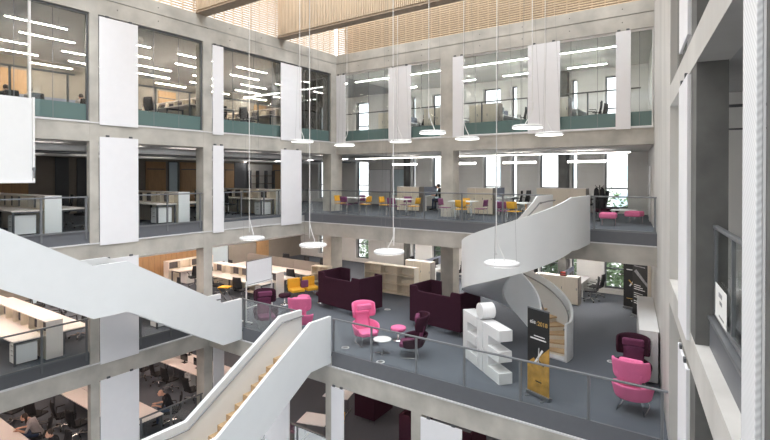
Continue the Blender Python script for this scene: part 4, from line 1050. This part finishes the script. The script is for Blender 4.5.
banner(-3.98, 12.36, R(-22), .68, 2.2, 'black and gold roll up banner beside the foot of the spiral stair', 'gold')
banner(-3.45, 22.75, R(-14), .62, 2.3, 'black roll up banner with a crossed mark by the far window', 'x')
banner(-2.93, 21.45, R(-42), .85, 2.25, 'black roll up banner with text lines against the right wall', 'text')
for k, (x, y) in enumerate(((-10.25, 12.35), (-11.75, 16.9), (-2.95, 16.0), (-8.6, 12.0))):
    t = put('outlet', lambda: (lambda t: (MB().lathe([(0, .0), (.13, .0), (.13, .008), (.12, .01), (0, .01)], n=24).build('cover', EDGE, t), MB().lathe([(.05, .01), (.07, .012), (.09, .01)], n=20).build('ring', STEEL, t), t)[-1])(thing('floor_outlet', '', 'floor outlet')),
            (x, y, .0), 0, 'pale round floor outlet %s' % ('left of the pink armchair with the table', 'between the two sofa booths', 'in front of the plum armchair on the right', 'in front of the small round table')[k])

# second floor tables and chairs
def make_table():
    t = thing('cafe_table', '', 'table')
    MB().box(-.5, .5, -.4, .4, .715, .745).build('table_top', WHITE, t, bevel=.005)
    for s in (-1, 1): MB().box(s*.36-.03, s*.36+.03, -.03, .03, .03, .715).box(s*.36-.03, s*.36+.03, -.33, .33, 0, .035).build('leg', CHROME, t)
    return t
def make_cafe(m):
    t = thing('cafe_chair', '', 'chair')
    MB().prism([(-.2, -.2), (.2, -.2), (.21, .2), (-.21, .2)], 'z', .44, .465).build('seat', m, t, bevel=.01)
    g = []
    for j in range(5):
        z = .55+.27*j/4; w = .21
        g.append([((w*s, .21+.04*j/4-.04*s*s, z), (w*s, .23+.04*j/4-.04*s*s, z)) for s in (-1, -.5, 0, .5, 1)])
    o = MB().shell(g, 0).build('backrest', m, t); bm_fix(o)
    for x in (-.18, .18):
        for y in (-.18, .18): MB().tube([(x, y, .44), (x*1.15, y*1.2, 0)], .011, 6).build('leg', CHROME, t)
    MB().tube([(-.18, .19, .44), (-.17, .23, .6)], .01, 6).tube([(.18, .19, .44), (.17, .23, .6)], .01, 6).build('back_stay', CHROME, t)
    return t
def cafe(col, x, y, f, lab):
    put('cafe'+col, make_cafe, (x, y, F2), R(f), lab, '%s chairs at the second floor tables' % col, m=YELLOW if col == 'yellow' else PURPLE)
NT = ('first', 'second', 'third', 'fourth')
for i, (x, sets) in enumerate(((-14.75, 'A'), (-12.1, 'A'), (-9.0, 'B'), (-6.75, 'C'))):
    y = 18.35; w = 'at the %s white table from the left' % NT[i]
    put('table', make_table, (x, y, F2), R(0), 'white table on the second floor balcony, %s from the left' % NT[i], 'white tables of the second floor')
    if sets == 'A':
        cafe('yellow', x-.78, y, 90, 'yellow chair on the left side '+w); cafe('yellow', x+.78, y-.05, 270, 'yellow chair on the right side '+w)
        cafe('purple', x+.1, y-.62, 180, 'purple chair on the near side '+w); cafe('purple', x-.1, y+.62, 0, 'purple chair on the far side '+w)
    elif sets == 'B':
        cafe('purple', x-.78, y-.1, 90, 'purple chair on the left side '+w); cafe('yellow', x+.25, y-.66, 195, 'yellow chair on the near side '+w)
        cafe('purple', x+.78, y, 270, 'purple chair on the right side '+w); cafe('yellow', x-.3, y+.62, 0, 'yellow chair on the far side '+w)
    else:
        cafe('purple', x-.3, y-.66, 180, 'purple chair on the near side '+w); cafe('yellow', x+.15, y-.64, 170, 'yellow chair on the near side '+w)
def wall_board(x0, x1, z0, z1, label, m):
    t = thing('wall_whiteboard', label, 'whiteboard', ((x0+x1)/2, YX-.03, z0)); h = (x1-x0)/2
    MB().box(-h, h, 0, .02, 0, z1-z0).build('board', m, t)
    MB().box(-h-.02, h+.02, -.006, .02, -.02, 0).box(-h-.02, h+.02, -.006, .02, z1-z0, z1-z0+.02).box(-h-.02, -h, -.006, .02, 0, z1-z0).box(h, h+.02, -.006, .02, 0, z1-z0).build('frame', STEEL, t)
wall_board(-18.9, -17.3, 4.55, 5.95, 'whiteboard on the grey wall behind the tables', BOARD)
wall_board(-17.1, -16.1, 4.4, 5.95, 'bluish glass board beside the whiteboard', TGLASS)
# second floor, right end
def make_cubestool(m):
    t = thing('square_stool', '', 'stool')
    MB().box(-.28, .28, -.28, .28, .26, .46).build('seat_pad', m, t, bevel=.06, seg=3)
    for s in (-1, 1): MB().tube([(s*.22, -.22, .27), (s*.22, -.22, .01), (s*.22, .22, .01), (s*.22, .22, .27)], .012, 6).build('sled_frame', CHROME, t)
    return t
put('cstool', make_cubestool, (-3.62, 18.95, F2), R(6), 'pink square stool nearer the spiral stair, behind the short railing', 'pink square stools', m=PINK)
put('cstool', make_cubestool, (-2.98, 20.3, F2), R(-8), 'pink square stool nearer the right wall, behind the short railing', 'pink square stools')
put('bench_seat', make_cubestool, (-4.35, 22.4, F2), R(0), 'dark plum low bench below the far window', m=PLUM).scale = (1.7, 1, .9)
t = thing('coffee_table', 'white low table between the pink stools', 'table', (-3.5, 21.3, F2))
MB().box(-.45, .45, -.3, .3, .40, .43).build('table_top', WHITE, t, bevel=.005)
for s in (-1, 1): MB().box(s*.38-.02, s*.38+.02, -.25, .25, 0, .40).build('leg', CHROME, t)
t = thing('coat_stand', 'black coat stand with dark coats next to the spiral stair head', 'coat stand', (-4.25, 20.6, F2))
MB().lathe([(0, 0), (.2, 0), (.2, .03), (.02, .05), (.02, 1.5), (0, 1.55)], n=16).build('pole', BLACK, t)
b = MB()
for k in range(4): a = PI/2*k+.3; b.tube([(0, 0, 1.42), (.16*math.cos(a), .16*math.sin(a), 1.5), (.2*math.cos(a), .2*math.sin(a), 1.56)], .012, 6)
b.build('hook', BLACK, t)
for k, (dx, dy) in enumerate(((-.15, .02), (.13, -.05))): MB().lathe([(.03, 1.46), (.11, 1.36), (.13, 1.0), (.16, .55), (.0, .56)], c=(dx, dy, 0), n=14).build('coat', CLBLK, t)
t.scale = (.8, .8, .9)
# open shelves on the far inner wall
t = thing('wall_shelving', 'open shelving with three boards on the pale far wall of the second floor', 'shelves', (XW+.3, 21.5, F2))
MB().box(-.29, -.25, -1.0, 1.0, .0, 2.5).build('back_board', WALLW, t)
for z in (.75, 1.25, 1.75): MB().box(-.25, .05, -1.0, 1.0, z, z+.03).build('shelf', DARKW, t)
for y in (-.98, -.35, .35, .98): MB().box(-.25, .05, y-.012, y+.012, .4, 2.1).build('upright', KERBD, t)

# ground floor
for i, (yc, x0, L) in enumerate(((5.8, -17.0, 5.4), (9.33, -16.9, 5.7), (13.5, -17.3, 5.2))):
    wh = ('where two women work', 'where the bald man works', 'with black monitors')[i]
    put('gbench%.1f' % L, make_bench, (x0, yc-.71, F0), 0, 'white bench desk, near half, on the ground floor '+wh, 'ground floor bench desks', L=L, D=.7)
    put('gbench%.1f' % L, make_bench, (x0, yc+.01, F0), 0, 'white bench desk, far half, on the ground floor '+wh, 'ground floor bench desks')
for i, (x, y, f, lab) in enumerate(((-21.25, 7.6, 205, 'black office chair by itself between ground floor desks, leftmost'), (-20.35, 8.1, 170, 'black office chair pushed to the ground floor desk, middle'), (-19.2, 8.15, 190, 'black office chair nearest the column on the ground floor'),
        (-22.2, 12.2, 190, 'black office chair at the monitor desk, leftmost'), (-21.1, 12.3, 172, 'black office chair at the monitor desk, middle'), (-20.1, 12.25, 186, 'black office chair at the monitor desk, nearest the column'), (-22.3, 7.2, 20, 'black office chair at the left edge of the ground floor'),
        (-18.4, 12.2, 180, 'black office chair at the monitor desk behind the wooden stair'))):
    chair(x, y, F0, f, lab, 'ground floor office chairs')
for i, (x, y) in enumerate(((-22.0, 13.25), (-20.7, 13.3), (-19.6, 13.25), (-18.2, 13.3), (-21.4, 14.0), (-19.0, 14.0))):
    monitor(x, y, F0+.738, 0, 'black monitor on the ground floor monitor desk, %s' % ('near half, leftmost', 'near half, second from the left', 'near half, third from the left', 'near half, rightmost', 'far half, left one', 'far half, right one')[i], 'monitors on the ground floor')
monitor(-21.9, 9.2, F0+.738, 0, 'black monitor at the far end of the middle ground floor desk')
put('ped', make_ped, (-19.5, 12.85, F0), 0, 'white drawer pedestal under the monitor desk on the ground floor')
put('ped', make_ped, (-17.12, 8.74, F0), 0, 'white drawer pedestal at the end of the bald man desk')
t = put('table0', make_table, (-12.1, 12.9, F0), R(18), 'white table on the ground floor below the wooden stair head'); t.scale = (1.05, 1, 1)
t = put('table0', make_table, (-12.75, 14.95, F0), R(18), 'white table half hidden behind the narrow panel under the balcony')
for x, y, f, col, lab in ((-11.6, 13.5, 10, 'yellow', 'yellow chair at the ground floor table under the balcony'), (-12.6, 12.3, 200, 'purple', 'purple chair at the near side of the ground floor table')):
    put('cafe'+col, make_cafe, (x, y, F0), R(f), lab)

# top floor desks
for i, (x, y) in enumerate(((-22.0, 6.4), (-22.0, 8.2))): pass
island(12.3, F3, 5.0, 'top floor behind the second window', (-19.0, -20.4), (-18.6, -19.9, -21.2), ped=False, key='w')
island(16.3, F3, 5.0, 'top floor near the corner', (-18.2, -19.6, -20.9), (-18.0, -19.5), ped=False, key='w')
for i, (x, y, s) in enumerate(((-20.1, 12.9, 0), (-18.8, 12.95, 0), (-19.6, 16.9, 0), (-18.3, 16.85, 0))):
    monitor(x, y, F3+.738, 180, 'black monitor on the top floor desks, %s' % ('left one behind the second window', 'right one behind the second window', 'left one near the corner', 'right one near the corner')[i], 'monitors of the top floor')
put('ldesk2', make_longdesk, (-22.9, 6.3, F3), 0, 'white double desk of the three people at the upper left', L=3.6)
t = tag(MB().lathe([(.0, 0), (.035, 0), (.037, .16), (.015, .21), (.015, .25), (0, .25)], n=14).build('water_bottle', BOTTLE, at=(-22.7, 9.2, F3+.737)), 'green water bottle on the upper left desk', 'bottle')

# ------------------------------------------------------------------ people, seated, facing -y
def person(x, y, z, rz, label, shirt, hair, lean=.18, arms='desk', head_dip=.1, vox=.012):
    t = thing('person', label, 'person', (x, y, z), R(rz))
    hip = Vector((0, .02, .58)); ch = Vector((0, .02-.42*math.sin(lean), .58+.42*math.cos(lean))); nk = ch+Vector((0, -.12*math.sin(lean+.2), .13))
    hd = nk+Vector((0, -.03-head_dip*.5, .14-head_dip*.25))
    seg = []   # (p, q, r0, r1, flatten, material)
    seg += [(hip, hip+(ch-hip)*.5, .155, .135, 1), (hip+(ch-hip)*.5, ch, .135, .155, 1), (ch, nk, .14, .055, 1), (nk, hd, .052, .055, 2)]
    for s in (-1, 1):
        hj = Vector((s*.10, 0, .57)); kn = Vector((s*.13, -.42, .555)); an = Vector((s*.12, -.44, .09))
        seg += [(hj, kn, .088, .062, 3), (kn, an, .060, .040, 3), (an, an+Vector((0, -.17, -.045)), .042, .034, 4)]
        sh = ch+Vector((s*.185, .01, .04)); el = sh+Vector((s*.05, -.12, -.26)); wr = Vector((s*.10, el.y-.24, .775))
        seg += [(ch+Vector((s*.06, 0, .05)), sh, .075, .062, 1), (sh, el, .058, .042, 1), (el, wr, .040, .028, 2)]
        pm = wr+Vector((-s*.01, -.08, .0)); seg.append((wr, pm, .028, .034, 2))
        for k, ln in enumerate((.062, .075, .072, .055)):
            b = pm+Vector((s*(.030-.020*k), -.005, 0)); m = b+Vector((0, -ln*.55, .004)); e = m+Vector((0, -ln*.45, -.014))
            seg += [(b, m, .0095, .009, 2), (m, e, .009, .008, 2)]
        b = wr+Vector((-s*.03, -.03, 0)); m = b+Vector((-s*.03, -.03, .0)); seg += [(b, m, .011, .010, 2), (m, m+Vector((-s*.006, -.03, -.004)), .010, .009, 2)]
    mb = MB()
    def cap(p, q, r0, r1):
        d = (q-p); L = d.length; n = 5
        P = []; Rr = []
        for i in range(4): a = PI/2*i/4; P.append(p-d.normalized()*r0*math.cos(a)); Rr.append(max(.002, r0*math.sin(a)))
        for i in range(n+1): P.append(p+d*i/n); Rr.append(r0+(r1-r0)*i/n)
        for i in range(1, 5): a = PI/2*i/4; P.append(q+d.normalized()*r1*math.sin(a)); Rr.append(max(.002, r1*math.cos(a)))
        mb.tube(P, Rr, 12)
    for p, q, r0, r1, m in seg: cap(p, q, r0, r1)
    mb.ell(hd, (.076, .095, .115)); mb.ell(hd+Vector((0, -.035, -.055)), (.055, .062, .062)); mb.ell(hd+Vector((0, -.100, -.015)), (.014, .022, .022))
    for s in (-1, 1): mb.ell(hd+Vector((s*.078, .005, -.01)), (.012, .022, .032))
    mb.ell(hip+Vector((0, .03, -.01)), (.17, .14, .085))
    o = mb.build('body', [shirt, SKIN, CLJEAN, BLACK], t)
    r = o.modifiers.new('fuse', 'REMESH'); r.mode = 'VOXEL'; r.voxel_size = vox; r.use_smooth_shade = True
    bpy.context.view_layer.update(); dg = bpy.context.evaluated_depsgraph_get()
    me = bpy.data.meshes.new_from_object(o.evaluated_get(dg)); o.modifiers.clear(); o.data = me
    me.materials.clear()
    for m in (shirt, SKIN, CLJEAN, BLACK): me.materials.append(m)
    for f in me.polygons:
        c = Vector(f.center); best = 9; mi = 0
        for p, q, r0, r1, m in seg:
            d = q-p; u = max(0, min(1, (c-p).dot(d)/max(1e-9, d.length_squared))); dd = (c-(p+d*u)).length-(r0+(r1-r0)*u)
            if dd < best: best = dd; mi = m-1
        if c.z > nk.z+.03: mi = 1
        f.material_index = mi; f.use_smooth = True
    for s in (-1, 1): MB().ell(hd+Vector((s*.03, -.088, .012)), (.011, .008, .008), nu=8, nv=6).build('eye', BLACK, t)
    MB().ell(hd+Vector((0, -.092, -.062)), (.022, .008, .006), nu=8, nv=6).build('mouth', CLPNK, t)
    if hair:
        h = MB(); h.ell(hd+Vector((0, .022, .028)), (.086, .096, .108))
        if hair == 'long': h.ell(hd+Vector((0, .075, -.09)), (.085, .05, .16))
        if hair == 'bun': h.ell(hd+Vector((0, .11, .05)), (.045, .04, .045))
        h.build('hair', HAIRB, t)
    return t
P_ = 'person with dark hair '
person(-19.45, 6.98, F0, 325, 'person in a light grey top leaning over the ground floor desk, bottom left', CLGRY, 'long', .45, head_dip=.25)
chair(-19.42, 7.04, F0, 325, 'black office chair of the person in the light grey top')
person(-17.6, 6.82, F0, 0, 'person with dark hair tied up at the bottom edge', CLBLK, 'bun', .2)
chair(-17.6, 6.87, F0, 0, 'black office chair of the person with tied up hair')
person(-17.4, 10.62, F0, 322, 'bald person in a black shirt writing at a ground floor desk', CLBLK, None, .40, head_dip=.2, vox=.010)
chair(-17.37, 10.66, F0, 322, 'black office chair of the bald person')
for i, (x, y, rz, sh, hr, lab) in enumerate(((-21.8, 6.93, 270, CLBLK, 'short', 'person at the very left edge behind the upper window'), (-21.8, 7.72, 275, CLGRY, 'short', 'person in grey bent over a desk behind the upper left window'), (-21.8, 9.5, 265, CLGRY, 'short', 'person in pale clothes right of the green bottle'))):
    person(x, y, F3, rz, lab, sh, hr, .3, vox=.016); chair(x+.05, y, F3, rz, 'black chair of the '+lab)
person(-12.1, 22.2, F2, 270, 'person with dark hair sitting behind the cream cabinet on the second floor', CLBLK, 'short', .2, vox=.016)

# ------------------------------------------------------------------ outside the back windows
def tree(x, y, h, r, m, label, n=2600):
    t = thing('broadleaf_tree', label, 'tree', (x, y, -4.2), 0, 'trees outside the back windows')
    rnd = random.Random(int(x*100+y)); H = h
    MB().tube([(0, 0, 0), (.05, 0, H*.35), (0, .1, H*.7)], [.18, .13, .05], 8).build('trunk', BARK, t)
    mb = MB(); blobs = [(rnd.uniform(-r, r)*.6, rnd.uniform(-r, r)*.6, H*rnd.uniform(.35, .88), r*rnd.uniform(.35, .6)) for _ in range(16)]
    for i in range(n):
        b = rnd.choice(blobs); v = Vector((rnd.gauss(0, 1), rnd.gauss(0, 1), rnd.gauss(0, 1))).normalized()*b[3]*rnd.uniform(.7, 1.05)
        c = Vector(b[:3])+v; a = Vector((rnd.gauss(0, 1), rnd.gauss(0, 1), rnd.gauss(0, .6))).normalized(); q = a.cross(v).normalized() if a.cross(v).length > .01 else Vector((1, 0, 0)); s = rnd.uniform(.10, .19)
        mb.add([c-a*s, c+q*s*.5, c+a*s, c-q*s*.5], [(0, 1, 2, 3)])
    mb.build('crown', m, t)
for i, (x, y, h, r, m) in enumerate(((-5.0, 30.0, 9.3, 1.75, LEAF), (-9.1, 30.5, 7.2, 1.7, LEAFD), (-13.1, 30.5, 7.0, 1.7, LEAF), (-17.2, 30.5, 6.8, 1.7, LEAFD), (-2.9, 34.2, 8.9, 1.9, LEAFD), (-7.4, 34.6, 7.6, 1.8, LEAF), (-21.5, 30.5, 6.8, 1.7, LEAF))):
    tree(x, y, h, r, m, ('tall green tree outside the right back window', 'dark tree outside behind the spiral stair', 'green tree outside the middle back windows', 'dark tree outside left of the middle column', 'dark tree beyond the tall green tree', 'green tree behind the dark tree outside', 'green tree outside the far left back windows')[i])
t = thing('apartment_building', 'pale building far outside the back windows', 'building', (-20, 70, -4.2))
MB().box(-40, 30, 0, 12, 0, 13).build('walls', FACADE, t); MB().box(-41, 31, -.5, 12.5, 13, 13.5).build('roof', CONC, t)
for i in range(12):
    for j in range(3): MB().box(-36+5.4*i, -34.2+5.4*i, -.05, .1, 2+3.6*j, 3.9+3.6*j).build('far_pane', TGLASS, t)

# ------------------------------------------------------------------ camera, sky, output
cam = bpy.data.cameras.new('camera'); co = bpy.data.objects.new('camera', cam); C.objects.link(co)
cam.sensor_width = 36; cam.lens = 495/770*36; cam.shift_y = -(44-3.45)/770; cam.clip_end = 300
co.location = (0, 0, 5.56); co.rotation_euler = (PI/2-R(.4), 0, R(35.1)); bpy.context.scene.camera = co
w = bpy.data.worlds.new('sky'); bpy.context.scene.world = w; w.use_nodes = True
bg = w.node_tree.nodes['Background']; bg.inputs['Color'].default_value = (.93, .965, 1, 1); bg.inputs['Strength'].default_value = 1.0
# overcast sky: the zenith three times as bright as the horizon
_n = w.node_tree; _tc = _n.nodes.new('ShaderNodeTexCoord'); _sp = _n.nodes.new('ShaderNodeSeparateXYZ'); _mr = _n.nodes.new('ShaderNodeMapRange')
_mr.inputs['From Min'].default_value = 0; _mr.inputs['From Max'].default_value = 1; _mr.inputs['To Min'].default_value = .5; _mr.inputs['To Max'].default_value = 1.15
_n.links.new(_tc.outputs['Generated'], _sp.inputs[0]); _n.links.new(_sp.outputs['Z'], _mr.inputs['Value']); _n.links.new(_mr.outputs[0], bg.inputs['Strength'])
sc = bpy.context.scene
sc.view_settings.view_transform = 'Standard'; sc.view_settings.look = 'None'; sc.view_settings.gamma = 1; sc.view_settings.exposure = 2.38
sc.cycles.max_bounces = 8; sc.cycles.diffuse_bounces = 5; sc.cycles.glossy_bounces = 4; sc.cycles.transparent_max_bounces = 24; sc.cycles.transmission_bounces = 4
sc.cycles.caustics_reflective = False; sc.cycles.caustics_refractive = False; sc.cycles.sample_clamp_indirect = 6
sc.cycles.use_denoising = True
